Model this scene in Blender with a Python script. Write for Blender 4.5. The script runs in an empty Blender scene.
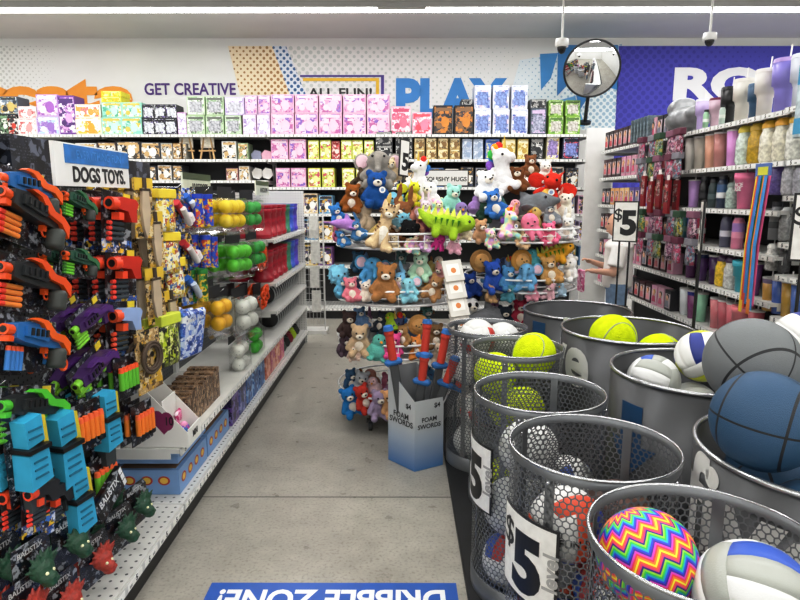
import bpy, bmesh, math, random
from mathutils import Vector, Matrix, Euler
RN = random.Random(11)
PI = math.pi
SC = bpy.context.scene
COL = SC.collection
# ------------------------------------------------------------------ camera
CAMH = 1.5
PITCH = math.atan(103 / 600)
YAW = math.radians(-0.15)
cd = bpy.data.cameras.new('camera'); cam = bpy.data.objects.new('camera', cd); COL.objects.link(cam)
cd.sensor_width = 36; cd.lens = 27; cd.clip_start = 0.05; cd.clip_end = 100
cam.location = (0, 0, CAMH); cam.rotation_euler = (PI / 2 - PITCH, 0, -YAW)
SC.camera = cam
_cm = Euler((PI / 2 - PITCH, 0, -YAW)).to_matrix()
def P(u, v, X=None, Y=None, Z=None, t=None):
    d = _cm @ Vector(((u - 400) / 600, (300 - v) / 600, -1))
    if X is not None: t = X / d.x
    elif Y is not None: t = Y / d.y
    elif Z is not None: t = (Z - CAMH) / d.z
    return Vector((0, 0, CAMH)) + d * t
# ------------------------------------------------------------------ materials
def lin(c):
    if isinstance(c, str): c = [int(c[i:i + 2], 16) / 255 for i in (0, 2, 4)]
    return [x / 12.92 if x <= .04045 else ((x + .055) / 1.055) ** 2.4 for x in c] + [1]
MC = {}
class NT:
    def __init__(s, name):
        s.m = bpy.data.materials.new(name); s.m.use_nodes = True; s.t = s.m.node_tree; s.b = s.t.nodes['Principled BSDF']; s.out = s.t.nodes['Material Output']
    def n(s, ty, **kw):
        x = s.t.nodes.new(ty)
        for k, v in kw.items(): setattr(x, k, v)
        return x
    def l(s, a, b): s.t.links.new(a, b)
    def math(s, op, a, b=None, c=None):
        x = s.n('ShaderNodeMath', operation=op)
        for i, q in enumerate((a, b, c)):
            if q is None: continue
            if hasattr(q, 'is_output'): s.l(q, x.inputs[i])
            else: x.inputs[i].default_value = q
        return x.outputs[0]
    def mix(s, f, a, b, mode='MIX'):
        x = s.n('ShaderNodeMix', data_type='RGBA', blend_type=mode)
        for i, q in ((0, f), (6, a), (7, b)):
            if hasattr(q, 'is_output'): s.l(q, x.inputs[i])
            else: x.inputs[i].default_value = q
        return x.outputs[2]
    def ramp(s, f, stops, interp='LINEAR'):
        x = s.n('ShaderNodeValToRGB'); x.color_ramp.interpolation = interp; e = x.color_ramp.elements
        e[0].position, e[0].color = stops[0]
        e[1].position, e[1].color = stops[1]
        for p, c in stops[2:]:
            q = e.new(p); q.color = c
        s.l(f, x.inputs[0]); return x.outputs[0]
    def obj(s): return s.n('ShaderNodeTexCoord').outputs['Object']
    def setp(s, rough=.5, metal=0, spec=.5, coat=0):
        s.b.inputs['Roughness'].default_value = rough; s.b.inputs['Metallic'].default_value = metal
        s.b.inputs['Specular IOR Level'].default_value = spec
        if coat: s.b.inputs['Coat Weight'].default_value = coat
def M(c, rough=.5, metal=0, var=.10, scale=9, bump=0, emit=0, bscale=None, spec=.5, coat=0):
    k = (c if isinstance(c, str) else tuple(c), rough, metal, var, scale, bump, emit, bscale, spec, coat)
    if k in MC: return MC[k]
    w = NT('surface'); w.setp(rough, metal, spec, coat); L = lin(c)
    nz = w.n('ShaderNodeTexNoise'); nz.inputs['Scale'].default_value = scale; w.l(w.obj(), nz.inputs['Vector'])
    d = [x * (1 - var) for x in L[:3]] + [1]; h = [min(1, x * (1 + var)) for x in L[:3]] + [1]
    col = w.ramp(nz.outputs[0], [(.3, d), (.7, h)]); w.l(col, w.b.inputs['Base Color'])
    if bump:
        n2 = w.n('ShaderNodeTexNoise'); n2.inputs['Scale'].default_value = bscale or 120; w.l(w.obj(), n2.inputs['Vector'])
        bp = w.n('ShaderNodeBump'); bp.inputs['Strength'].default_value = bump; bp.inputs['Distance'].default_value = .01
        w.l(n2.outputs[0], bp.inputs['Height']); w.l(bp.outputs[0], w.b.inputs['Normal'])
    if emit:
        w.b.inputs['Emission Color'].default_value = L; w.b.inputs['Emission Strength'].default_value = emit
    MC[k] = w.m; return w.m
def fuzz(c): return M(c, .95, 0, .16, 14, .7, 0, 90, .1)
def print_m(pal, scale=14, rough=.4, stretch=(1, 1, 1), line=.5):
    """printed packaging: blocky patches of several inks with fine lines of small type"""
    k = ('print', tuple(pal), scale, rough, stretch, line)
    if k in MC: return MC[k]
    w = NT('printed_card'); w.setp(rough)
    oi = w.n('ShaderNodeObjectInfo')
    mp = w.n('ShaderNodeMapping'); mp.inputs['Scale'].default_value = stretch; w.l(w.obj(), mp.inputs[0])
    vm = w.n('ShaderNodeVectorMath', operation='ADD'); w.l(mp.outputs[0], vm.inputs[0])
    cb = w.n('ShaderNodeCombineXYZ'); r10 = w.math('MULTIPLY', oi.outputs['Random'], 7.0)
    for i in range(3): w.l(r10, cb.inputs[i])
    w.l(cb.outputs[0], vm.inputs[1])
    vo = w.n('ShaderNodeTexVoronoi', distance='CHEBYCHEV'); vo.inputs['Scale'].default_value = scale; w.l(vm.outputs[0], vo.inputs['Vector'])
    sp = w.n('ShaderNodeSeparateColor'); w.l(vo.outputs['Color'], sp.inputs[0])
    n = len(pal); col = w.ramp(sp.outputs[0], [(i / n, lin(c)) for i, c in enumerate(pal)], 'CONSTANT')
    v2 = w.n('ShaderNodeTexVoronoi'); v2.inputs['Scale'].default_value = scale * 2.6; w.l(vm.outputs[0], v2.inputs['Vector'])
    s2 = w.n('ShaderNodeSeparateColor'); w.l(v2.outputs['Color'], s2.inputs[0])
    c2 = w.ramp(s2.outputs[1], [(i / n, lin(c)) for i, c in enumerate(pal[::-1])], 'CONSTANT')
    col = w.mix(w.math('MULTIPLY', w.math('GREATER_THAN', s2.outputs[0], .72), .8), col, c2)
    sz = w.n('ShaderNodeSeparateXYZ'); w.l(vm.outputs[0], sz.inputs[0])
    nz = w.n('ShaderNodeTexNoise'); nz.inputs['Scale'].default_value = scale * 6; w.l(vm.outputs[0], nz.inputs['Vector'])
    ln = w.math('MULTIPLY', w.math('GREATER_THAN', w.math('FRACT', w.math('MULTIPLY', sz.outputs[2], scale * 4.5)), .55), w.math('GREATER_THAN', nz.outputs[0], .55))
    f = w.math('MULTIPLY', w.math('MULTIPLY', ln, w.math('GREATER_THAN', sp.outputs[1], .55)), line)
    col = w.mix(f, col, lin(pal[-1])); w.l(col, w.b.inputs['Base Color'])
    MC[k] = w.m; return w.m
def clear_m(tint='ffffff', gloss=.22):
    k = ('clear', tint, gloss)
    if k in MC: return MC[k]
    w = NT('clear_plastic'); t = w.n('ShaderNodeBsdfTransparent'); t.inputs[0].default_value = lin(tint)
    g = w.n('ShaderNodeBsdfGlossy'); g.inputs['Roughness'].default_value = .12
    fr = w.n('ShaderNodeFresnel'); fr.inputs[0].default_value = 1.45
    mx = w.n('ShaderNodeMixShader'); f = w.math('ADD', w.math('MULTIPLY', fr.outputs[0], .45), gloss * .12)
    w.l(f, mx.inputs[0]); w.l(t.outputs[0], mx.inputs[1]); w.l(g.outputs[0], mx.inputs[2]); w.l(mx.outputs[0], w.out.inputs[0])
    MC[k] = w.m; return w.m
BLACK = M('141416', .45); DARK = M('222326', .5); WHITE = M('e9e9e6', .5, var=.04); CHROME = M('c9ccd0', .25, .9, .03)
GREYM = M('8b8d90', .35, .7, .08); ORANGE = M('f4601c', .4); RED = M('d2251f', .4); GUN = M('3b4144', .5)
PAPER = M('ecebe6', .6, var=.03)
# ------------------------------------------------------------------ mesh builder
class MB:
    def __init__(s): s.v = []; s.f = []; s.m = []; s.s = []
    def add(s, vs, fs, mi=0, smooth=False, mx=None):
        b = len(s.v)
        s.v += [tuple(mx @ Vector(q)) if mx else tuple(q) for q in vs]
        for f in fs: s.f.append([b + i for i in f]); s.m.append(mi); s.s.append(smooth)
        return s
    def box(s, c, d, mi=0, mx=None, bev=0, seg=1):
        x, y, z = [q / 2 for q in d]
        if bev:
            bm = bmesh.new(); bmesh.ops.create_cube(bm, size=1)
            for q in bm.verts: q.co = Vector((q.co.x * d[0], q.co.y * d[1], q.co.z * d[2]))
            bmesh.ops.bevel(bm, geom=bm.edges[:], offset=bev, segments=seg, affect='EDGES', profile=.5)
            bm.verts.index_update(); T = Matrix.Translation(c)
            s.add([T @ q.co for q in bm.verts], [[q.index for q in f.verts] for f in bm.faces], mi, False, mx); bm.free(); return s
        vs = [(c[0] + a * x, c[1] + b * y, c[2] + e * z) for a in (-1, 1) for b in (-1, 1) for e in (-1, 1)]
        return s.add(vs, [(0, 1, 3, 2), (4, 6, 7, 5), (0, 4, 5, 1), (2, 3, 7, 6), (0, 2, 6, 4), (1, 5, 7, 3)], mi, False, mx)
    def cyl(s, p0, p1, r0, r1=None, n=12, mi=0, caps=True, smooth=True):
        r1 = r0 if r1 is None else r1; p0 = Vector(p0); p1 = Vector(p1); d = (p1 - p0).normalized()
        a = d.orthogonal().normalized(); b = d.cross(a); vs = []
        for p, r in ((p0, r0), (p1, r1)):
            for i in range(n): t = 2 * PI * i / n; vs.append(p + a * (r * math.cos(t)) + b * (r * math.sin(t)))
        s.add(vs, [(i, (i + 1) % n, n + (i + 1) % n, n + i) for i in range(n)], mi, smooth)
        if caps: s.add(vs, [tuple(range(n))[::-1], tuple(range(n, 2 * n))], mi)
        return s
    def sph(s, c, r, mi=0, nu=14, nv=9, mx=None):
        if not hasattr(r, '__len__'): r = (r, r, r)
        vs = [(c[0], c[1], c[2] - r[2])]
        for j in range(1, nv):
            t = -PI / 2 + PI * j / nv
            for i in range(nu): a = 2 * PI * i / nu; vs.append((c[0] + r[0] * math.cos(t) * math.cos(a), c[1] + r[1] * math.cos(t) * math.sin(a), c[2] + r[2] * math.sin(t)))
        vs.append((c[0], c[1], c[2] + r[2])); fs = []; last = len(vs) - 1
        for i in range(nu):
            fs.append((0, 1 + (i + 1) % nu, 1 + i))
            for j in range(nv - 2): q = 1 + j * nu; fs.append((q + i, q + (i + 1) % nu, q + nu + (i + 1) % nu, q + nu + i))
            q = 1 + (nv - 2) * nu; fs.append((q + i, q + (i + 1) % nu, last))
        return s.add(vs, fs, mi, True, mx)
    def prism(s, poly, y0, y1, mi=0, mx=None):
        n = len(poly); vs = [(x, y0, z) for x, z in poly] + [(x, y1, z) for x, z in poly]
        return s.add(vs, [tuple(range(n)), tuple(range(n, 2 * n))[::-1]] + [(i, n + i, n + (i + 1) % n, (i + 1) % n) for i in range(n)], mi, False, mx)
    def lathe(s, prof, n=20, mi=0, c=(0, 0, 0), smooth=True, mx=None):
        vs = []; k = len(prof)
        for r, z in prof:
            for i in range(n): a = 2 * PI * i / n; vs.append((c[0] + r * math.cos(a), c[1] + r * math.sin(a), c[2] + z))
        return s.add(vs, [(j * n + i, j * n + (i + 1) % n, (j + 1) * n + (i + 1) % n, (j + 1) * n + i) for j in range(k - 1) for i in range(n)], mi, smooth, mx)
    def tube(s, path, r, n=6, mi=0, closed=False, radii=None):
        path = [Vector(p) for p in path]; k = len(path); vs = []; up = None
        for i, p in enumerate(path):
            a = path[(i - 1) % k] if closed or i else p; b = path[(i + 1) % k] if closed or i < k - 1 else p
            d = (b - a).normalized()
            if up is None: up = d.orthogonal().normalized()
            up = (up - d * up.dot(d)); up = up.normalized() if up.length > 1e-6 else d.orthogonal().normalized()
            w = d.cross(up); q = radii[i] if radii else r
            for j in range(n): t = 2 * PI * j / n; vs.append(p + up * (q * math.cos(t)) + w * (q * math.sin(t)))
        fs = [(i * n + j, i * n + (j + 1) % n, ((i + 1) % k) * n + (j + 1) % n, ((i + 1) % k) * n + j) for i in range(k if closed else k - 1) for j in range(n)]
        if not closed: fs += [tuple(range(n))[::-1], tuple(range((k - 1) * n, k * n))]
        return s.add(vs, fs, mi, True)
    def ring(s, c, R, r, n=32, m=6, mi=0, axis='z'):
        pts = []
        for i in range(n):
            a = 2 * PI * i / n; x, y = R * math.cos(a), R * math.sin(a)
            pts.append(Vector(c) + Vector({'z': (x, y, 0), 'y': (x, 0, y), 'x': (0, x, y)}[axis]))
        return s.tube(pts, r, m, mi, True)
    def disc(s, c, r, mi=0, n=20, axis='y', sx=1):
        vs = []
        for i in range(n):
            a = 2 * PI * i / n; x, y = r * math.cos(a) * sx, r * math.sin(a)
            vs.append(Vector(c) + Vector({'z': (x, y, 0), 'y': (x, 0, y), 'x': (0, x, y)}[axis]))
        return s.add(vs, [tuple(range(n))], mi)
    def text(s, txt, size, at=(0, 0, 0), mi=0, bold=.02, sx=1, align='CENTER', mx=None, ext=.0008):
        vs, fs = text_geo(txt, bold, align, ext / size)
        T = Matrix.Translation(at) @ Matrix.Diagonal((size * sx, size, size, 1))
        return s.add(vs, fs, mi, False, (mx @ T) if mx else T)
    def mesh(s, name, mats):
        me = bpy.data.meshes.new(name); me.from_pydata(s.v, [], s.f); me.update()
        me.polygons.foreach_set('material_index', s.m); me.polygons.foreach_set('use_smooth', s.s)
        bm = bmesh.new(); bm.from_mesh(me); bmesh.ops.recalc_face_normals(bm, faces=bm.faces[:]); bm.to_mesh(me); bm.free()
        for q in (mats if isinstance(mats, (list, tuple)) else [mats]): me.materials.append(q)
        return me
_TX = {}
def text_geo(txt, bold, align, ext):
    """letters standing in the xz plane, facing -y, one unit high type"""
    k = (txt, bold, align, round(ext, 4))
    if k in _TX: return _TX[k]
    cu = bpy.data.curves.new('lettering', 'FONT'); cu.body = txt; cu.size = 1; cu.offset = bold; cu.extrude = ext; cu.align_x = align; cu.align_y = 'CENTER'; cu.resolution_u = 4
    o = bpy.data.objects.new('lettering', cu); COL.objects.link(o)
    me = bpy.data.meshes.new_from_object(o.evaluated_get(bpy.context.evaluated_depsgraph_get()))
    vs = [(v.co.x, -v.co.z, v.co.y) for v in me.vertices]; fs = [list(p.vertices) for p in me.polygons]
    bpy.data.objects.remove(o); bpy.data.curves.remove(cu); bpy.data.meshes.remove(me)
    _TX[k] = (vs, fs); return _TX[k]
def bend(mb, r, a0, step=.012):
    """wrap flat xz artwork round a vertical cylinder of radius r; a=0 faces -y"""
    bm = bmesh.new()
    for q in mb.v: bm.verts.new(q)
    bm.verts.ensure_lookup_table(); ly = None
    for f, mi in zip(mb.f, mb.m):
        try: fa = bm.faces.new([bm.verts[i] for i in f]); fa.material_index = mi
        except ValueError: pass
    xs = [q[0] for q in mb.v]; x = min(xs) + step
    while x < max(xs):
        bmesh.ops.bisect_plane(bm, geom=bm.verts[:] + bm.edges[:] + bm.faces[:], plane_co=(x, 0, 0), plane_no=(1, 0, 0)); x += step
    out = MB(); bm.verts.index_update()
    for q in bm.verts:
        a = a0 + q.co.x / r; R = r - q.co.y; out.v.append((R * math.sin(a), -R * math.cos(a), q.co.z))
    for f in bm.faces: out.f.append([q.index for q in f.verts]); out.m.append(f.material_index); out.s.append(False)
    bm.free(); return out
def remesh(mb, vox=.008, smooth=4):
    """fuse overlapping lumps into one continuous skin"""
    me = mb.mesh('lumps', []); o = bpy.data.objects.new('lumps', me); COL.objects.link(o)
    q = o.modifiers.new('r', 'REMESH'); q.mode = 'VOXEL'; q.voxel_size = vox; q.use_smooth_shade = True
    q = o.modifiers.new('s', 'SMOOTH'); q.iterations = smooth; q.factor = .5
    bpy.context.view_layer.update()
    out = bpy.data.meshes.new_from_object(o.evaluated_get(bpy.context.evaluated_depsgraph_get()))
    bpy.data.objects.remove(o); bpy.data.meshes.remove(me); out.materials.clear(); return out
# ------------------------------------------------------------------ objects
def ob(name, me, parent=None, loc=(0, 0, 0), rot=(0, 0, 0), kind=None):
    o = bpy.data.objects.new(name, me); COL.objects.link(o); o.location = loc; o.rotation_euler = rot
    if parent: o.parent = parent
    if kind: o['kind'] = kind
    return o
def tag(o, label, cat, group=None, kind=None):
    o['label'] = label; o['category'] = cat
    if group: o['group'] = group
    if kind: o['kind'] = kind
    return o
class T:
    """a kind of thing: its own mesh (or an Empty) and its parts, each (name, mesh, sub-parts)"""
    def __init__(s, name, me=None, parts=()): s.name = name; s.me = me; s.parts = list(parts)
def spawn(t, loc, rz=0, label='', cat='', group=None, scale=1, rot=None, mats=None, me=None):
    o = bpy.data.objects.new(t.name, t.me); COL.objects.link(o)
    o.location = loc; o.rotation_euler = rot if rot else (0, 0, rz)
    o.scale = scale if hasattr(scale, '__len__') else (scale,) * 3
    tag(o, label, cat, group)
    def recol(q):
        if mats and q.data:
            for i, sl in enumerate(q.material_slots):
                n = mats.get((q.name.split('.')[0], i))
                if n: sl.link = 'OBJECT'; sl.material = n
    recol(o)
    def kids(par, parts):
        for p in parts:
            c = bpy.data.objects.new(p[0], p[1]); COL.objects.link(c); c.parent = par
            if len(p) > 3: c.location = p[3]
            recol(c)
            if len(p) > 2: kids(c, p[2])
    kids(o, t.parts)
    return o
ORD = ['first', 'second', 'third', 'fourth', 'fifth', 'sixth', 'seventh', 'eighth', 'ninth', 'tenth', 'eleventh', 'twelfth', 'thirteenth', 'fourteenth',
       'fifteenth', 'sixteenth', 'seventeenth', 'eighteenth', 'nineteenth', 'twentieth', 'twenty-first', 'twenty-second', 'twenty-third', 'twenty-fourth', 'twenty-fifth', 'twenty-sixth', 'twenty-seventh', 'twenty-eighth', 'twenty-ninth', 'thirtieth']
# ------------------------------------------------------------------ room shell
X0, X1, Y0, Y1, ZC = -6.5, 6.5, -6.0, 8.0, 3.47
def concrete():
    w = NT('polished_concrete'); w.setp(.34, spec=.45); o = w.obj()
    n1 = w.n('ShaderNodeTexNoise'); n1.inputs['Scale'].default_value = 1.3; n1.inputs['Detail'].default_value = 7; w.l(o, n1.inputs['Vector'])
    n2 = w.n('ShaderNodeTexNoise'); n2.inputs['Scale'].default_value = 75; n2.inputs['Detail'].default_value = 4; w.l(o, n2.inputs['Vector'])
    n3 = w.n('ShaderNodeTexNoise'); n3.inputs['Scale'].default_value = 9; n3.inputs['Detail'].default_value = 8; w.l(o, n3.inputs['Vector'])
    a = w.ramp(n1.outputs[0], [(.3, lin('a29e96')), (.7, lin('b5b2aa'))])
    b = w.ramp(n2.outputs[0], [(.33, (.72, .71, .69, 1)), (.45, (.98, .98, .97, 1)), (.72, (1.08, 1.08, 1.06, 1))])
    c = w.ramp(n3.outputs[0], [(.35, (.86, .86, .85, 1)), (.65, (1.05, 1.05, 1.05, 1))])
    col = w.mix(.75, w.mix(.8, a, b, 'MULTIPLY'), c, 'MULTIPLY')
    sx = w.n('ShaderNodeSeparateXYZ'); w.l(o, sx.inputs[0])
    j = w.math('LESS_THAN', w.math('ABSOLUTE', w.math('SUBTRACT', w.math('MODULO', w.math('ADD', sx.outputs[1], 20.02), 3.05), 1.5)), .004)
    col = w.mix(j, col, lin('4a4945')); w.l(col, w.b.inputs['Base Color'])
    w.l(w.ramp(n3.outputs[0], [(.3, (.26, .26, .26, 1)), (.7, (.45, .45, .45, 1))]), w.b.inputs['Roughness'])
    return w.m
def quad(name, pts, m, parent=None, kind='structure'):
    return ob(name, MB().add(pts, [(0, 1, 2, 3)]).mesh(name, m), parent, kind=kind)
CONC = concrete(); WALLM = M('e9e9e7', .8, var=.02, scale=2)
def slab(name, c, d, m): return ob(name, MB().box(c, d).mesh(name, m), kind='structure')
slab('floor', (0, 1, -.05), (13.2, 14.2, .1), CONC)
slab('ceiling', (0, 1, ZC + .05), (13.2, 14.2, .1), M('dededc', .8, var=.03, scale=1.5))
wall_back = slab('wall_back', (0, Y1 + .05, ZC / 2), (13.2, .1, ZC), WALLM)
slab('wall_front', (0, Y0 - .05, ZC / 2), (13.2, .1, ZC), WALLM)
slab('wall_left', (X0 - .05, 1, ZC / 2), (.1, 14, ZC), WALLM)
slab('wall_right', (X1 + .05, 1, ZC / 2), (.1, 14, ZC), WALLM)
# painted graphics on the back wall
WY = Y1 - .004
def halftone(base, dot, pitch, x0, r0, x1, r1):
    w = NT('halftone_print'); w.setp(.7); sx = w.n('ShaderNodeSeparateXYZ'); w.l(w.obj(), sx.inputs[0]); x, z = sx.outputs[0], sx.outputs[2]
    def cell(q): return w.math('SUBTRACT', w.math('FRACT', w.math('ADD', w.math('DIVIDE', q, pitch), 50.0)), .5)
    a = cell(w.math('ADD', x, z)); b = cell(w.math('SUBTRACT', x, z))
    d = w.math('SQRT', w.math('ADD', w.math('MULTIPLY', a, a), w.math('MULTIPLY', b, b)))
    mr = w.n('ShaderNodeMapRange'); w.l(x, mr.inputs[0])
    for i, q in enumerate((x0, x1, r0, r1)): mr.inputs[i + 1].default_value = q
    f = w.math('LESS_THAN', d, mr.outputs[0])
    w.l(w.mix(f, lin(base), lin(dot)), w.b.inputs['Base Color']); return w.m
def wp(u, v, dy=0): p = P(u, v, Y=WY - dy); return (p.x, WY - dy, p.z)
def wall_poly(name, px, m, dy=0): return ob(name, MB().add([wp(u, v, dy) for u, v in px], [tuple(range(len(px)))]).mesh(name, m), wall_back)
def wall_text(name, txt, u0, u1, v0, v1, m, bold, dy=.004, cap=.72):
    a, b = wp(u0, v0, dy), wp(u1, v1, dy); vs, fs = text_geo(txt, bold, 'CENTER', .004)
    xs = [q[0] for q in vs]; zs = [q[2] for q in vs]; sx = (b[0] - a[0]) / (max(xs) - min(xs)); sz = (a[2] - b[2]) / (max(zs) - min(zs))
    mb = MB().add([((q[0] - min(xs)) * sx + a[0], a[1] + q[1] * .2, (q[2] - min(zs)) * sz + b[2]) for q in vs], fs)
    return ob(name, mb.mesh(name, m), wall_back)
gx = lambda u: wp(u, 80)[0]
wall_poly('dotted_graphic', [(0, 46), (60, 46), (45, 100), (0, 100)], halftone('e9e9e7', 'cfcfcd', .075, gx(0), .34, gx(60), .05))
wall_poly('dotted_graphic', [(228, 46), (272, 46), (304, 95), (240, 95)], halftone('f2e3c8', 'b08a54', .085, gx(228), .18, gx(290), .36), .002)
wall_poly('dotted_graphic', [(272, 46), (286, 46), (306, 95), (290, 95)], halftone('dfe6ee', '3f6c9c', .085, gx(265), .22, gx(310), .4), .003)
wall_poly('dotted_graphic', [(286, 46), (520, 46), (500, 110), (306, 110)], halftone('e9e9e7', 'cdd2cf', .10, gx(290), .36, gx(515), .08))
wall_poly('dotted_graphic', [(520, 60), (622, 44), (622, 130), (500, 130)], halftone('e6eef2', 'a9c3d6', .085, gx(510), .06, gx(620), .42))
BLUEW = M('4a97d2', .7, var=.03); LETB = M('4b93d0', .7, var=.03)
wall_poly('rock_graphic', [(540, 54), (558, 53), (551, 78), (541, 90)], BLUEW, .005)
wall_poly('rock_graphic', [(558, 45), (618, 45), (618, 90), (596, 84), (580, 110), (572, 80), (557, 96)], M('3f87c4', .7, var=.05), .006)
wall_poly('rock_graphic', [(560, 100), (575, 96), (585, 126), (565, 128)], M('6aa9d8', .7, var=.05), .005)
wall_text('create_lettering', 'create', -62, 134, 79, 112, M('f0a13c', .7, var=.02), .055)
wall_text('slogan_lettering', 'GET CREATIVE', 144, 236, 83, 95, M('5a3a86', .7, var=.02), .018)
wall_text('play_lettering', 'PLAY', 396, 506, 78, 118, LETB, .05)
wall_text('fun_lettering', 'ALL FUN!', 308, 372, 88, 98, BLACK, .02)
for q, c, dy in (([(300, 75), (384, 75), (384, 100), (381, 100), (381, 77), (300, 77)], '5b4a96', .006), ([(303, 78), (379, 78), (379, 100), (376, 100), (376, 81), (303, 81)], 'e8c03c', .007)):
    wall_poly('frame_graphic', q, M(c, .7, var=.02), dy)
wall_poly('violet_graphic', [(619, 46), (960, 46), (960, 200), (612, 200)], halftone('4f4db8', '433fa6', .11, gx(620), .42, gx(790), .05), .006)
wall_text('room_lettering', 'ROOM', 675, 865, 67, 101, M('f1f1f3', .7, var=.01), .055, .012)
# lights: rows of white strips under the ceiling, each with its lamp
LITE = M('ffffff', .5, var=0, emit=9)
def strip_light(y, label, w=12.6):
    me = MB().box((0, 0, -.03), (w, .13, .06)).mesh('housing', M('b9b9b7', .5, var=.02)); d = MB().box((0, 0, -.07), (w, .08, .03), bev=.006).mesh('diffuser', LITE)
    e = MB()
    e.box((0, 0, -.057), (.5, .11, .05))
    spawn(T('strip_light', None, [('housing', me), ('diffuser', d), ('joint_cover', e.mesh('joint_cover', M('d2d2d0', .5)))]), (0, y, ZC), 0, label, 'light', 'strip lights under the ceiling')
    L = bpy.data.lights.new('lamp', 'AREA'); L.shape = 'RECTANGLE'; L.size = w; L.size_y = .25; L.energy = LAMP_W; L.color = (1, .985, .96)
    o = bpy.data.objects.new('lamp', L); COL.objects.link(o); o.location = (0, y, ZC - .1)
LAMP_W = 100
for y, lb in ((6.6, 'long white strip light running across the ceiling near the lettered wall'), (4.5, 'long white strip light across the ceiling above the plush towers'), (2.3, 'long white strip light across the ceiling above the ball bins'),
              (.1, 'long white strip light across the ceiling straight overhead'), (-2.3, 'long white strip light across the ceiling behind the viewer'), (-4.7, 'long white strip light across the ceiling at the far entrance end')):
    strip_light(y, lb)
wd = bpy.data.worlds.new('world'); SC.world = wd; wd.use_nodes = True; wd.node_tree.nodes['Background'].inputs[0].default_value = (.9, .92, 1, 1); wd.node_tree.nodes['Background'].inputs[1].default_value = .22
# dome cameras on ceiling poles
dome = T('security_camera', None, [('pole', MB().cyl((0, 0, 0), (0, 0, .46), .014, n=10).cyl((0, 0, .455), (0, 0, .47), .05, n=14).mesh('pole', WHITE)),
    ('housing', MB().lathe([(.03, .03), (.075, .02), (.082, -.02), (.078, -.06), (0, -.06)], 20).mesh('housing', WHITE)), ('dome', MB().sph((0, 0, -.06), (.056, .056, .07), 0, 16, 10).mesh('dome', M('17181b', .12)))])
for u, v, lb in ((562, 41, 'white dome camera hanging on a pole beside the round mirror'), (710, 35, 'white dome camera hanging on a pole above the violet wall panel')):
    p = P(u, v, Y=6.3); spawn(dome, (p.x, p.y, p.z), 0, lb, 'camera', scale=(.8, .8, (ZC - p.z) / .47))
# convex mirror on a black post
def build_mirror():
    p = P(592, 69, t=6.85); R = .31
    prof = [(R * k / 10, -.075 + .075 * (k / 10) ** 2) for k in range(0, 11)]
    mx = Matrix.Rotation(PI / 2, 4, 'X')
    glass = MB().lathe([(r, -z) for r, z in prof], 48, mx=mx).mesh('glass', M('f2f4f5', .02, 1, 0))
    rim = MB().ring((0, 0, 0), R, .012, 48, 8, axis='y').disc((0, .01, 0), R, axis='y', n=40).mesh('rim', BLACK)
    o = spawn(T('convex_mirror', None, [('glass', glass), ('rim', rim)]), p, 0, 'round convex safety mirror with black rim above the shelves', 'mirror', rot=(.40, 0, -.12))
    z0 = 2.30; h = p.z - z0
    mb = MB().cyl((0, .03, 0), (0, .03, h + .05), .022, n=10).cyl((0, .03, 0), (0, .03, .03), .07, n=16).cyl((0, .03, h), (0, -.0, h), .03, n=10)
    ob('post', mb.mesh('post', BLACK), o, (0, .02, -h)); return p
MIR = build_mirror()
# blue floor decal, read from the other side
def decal():
    a, b = P(212, 583, Z=0), P(456, 583, Z=0); w = b.x - a.x; h = .62
    mb = MB().box((0, 0, .0006), (w, h, .0012))
    base = mb.mesh('floor_decal', M('2a62b8', .35, var=.05))
    tx = MB().text('DRIBBLE ZONE!', .155, (0, -.0022, .215), 0, .03, sx=(w * .93) / 1.22, ext=.0003)
    xs = [q[0] for q in tx.v]; k = w * .90 / (max(xs) - min(xs)); cx = (max(xs) + min(xs)) / 2
    tx.v = [(-(x - cx) * k, -(z - .0) + .43, -y) for x, y, z in tx.v]
    lt = tx.mesh('lettering', M('f4f6f8', .4, var=.02))
    spawn(T('floor_decal', base, [('lettering', lt)]), ((a.x + b.x) / 2, a.y - h / 2, 0.0005), 0, 'blue floor sticker with white lettering that faces the far end', 'sticker')
decal()
# ------------------------------------------------------------------ shelving
SHELFW = M('dcdcd8', .45, var=.04); PANELD = M('3a3d40', .6, var=.06); RAILM = M('cfd0ce', .4, var=.04)
def pegboard(c, hole=.0254, dark='2c2e30'):
    w = NT('pegboard'); w.setp(.55); sx = w.n('ShaderNodeSeparateXYZ'); w.l(w.obj(), sx.inputs[0])
    def cell(q): return w.math('SUBTRACT', w.math('FRACT', w.math('ADD', w.math('DIVIDE', q, hole), 90.0)), .5)
    h = w.math('ADD', sx.outputs[0], sx.outputs[1]); a, b = cell(h), cell(sx.outputs[2])
    d = w.math('ADD', w.math('MULTIPLY', a, a), w.math('MULTIPLY', b, b)); f = w.math('LESS_THAN', d, .035)
    w.l(w.mix(f, lin(c), lin(dark)), w.b.inputs['Base Color']); return w.m
def deck_m():
    w = NT('perforated_deck'); w.setp(.45); sx = w.n('ShaderNodeSeparateXYZ'); w.l(w.obj(), sx.inputs[0])
    def cell(q): return w.math('SUBTRACT', w.math('FRACT', w.math('ADD', w.math('DIVIDE', q, .04), 90.0)), .5)
    a, b = cell(sx.outputs[0]), cell(sx.outputs[1]); f = w.math('LESS_THAN', w.math('ADD', w.math('MULTIPLY', a, a), w.math('MULTIPLY', b, b)), .02)
    w.l(w.mix(f, lin('dededb'), lin('55585a')), w.b.inputs['Base Color']); return w.m
DECKM = deck_m()
PEG = pegboard('55585a', dark='1c1d1e'); PEGW = pegboard('dfdfdb', dark='6a6c6c')
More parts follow.
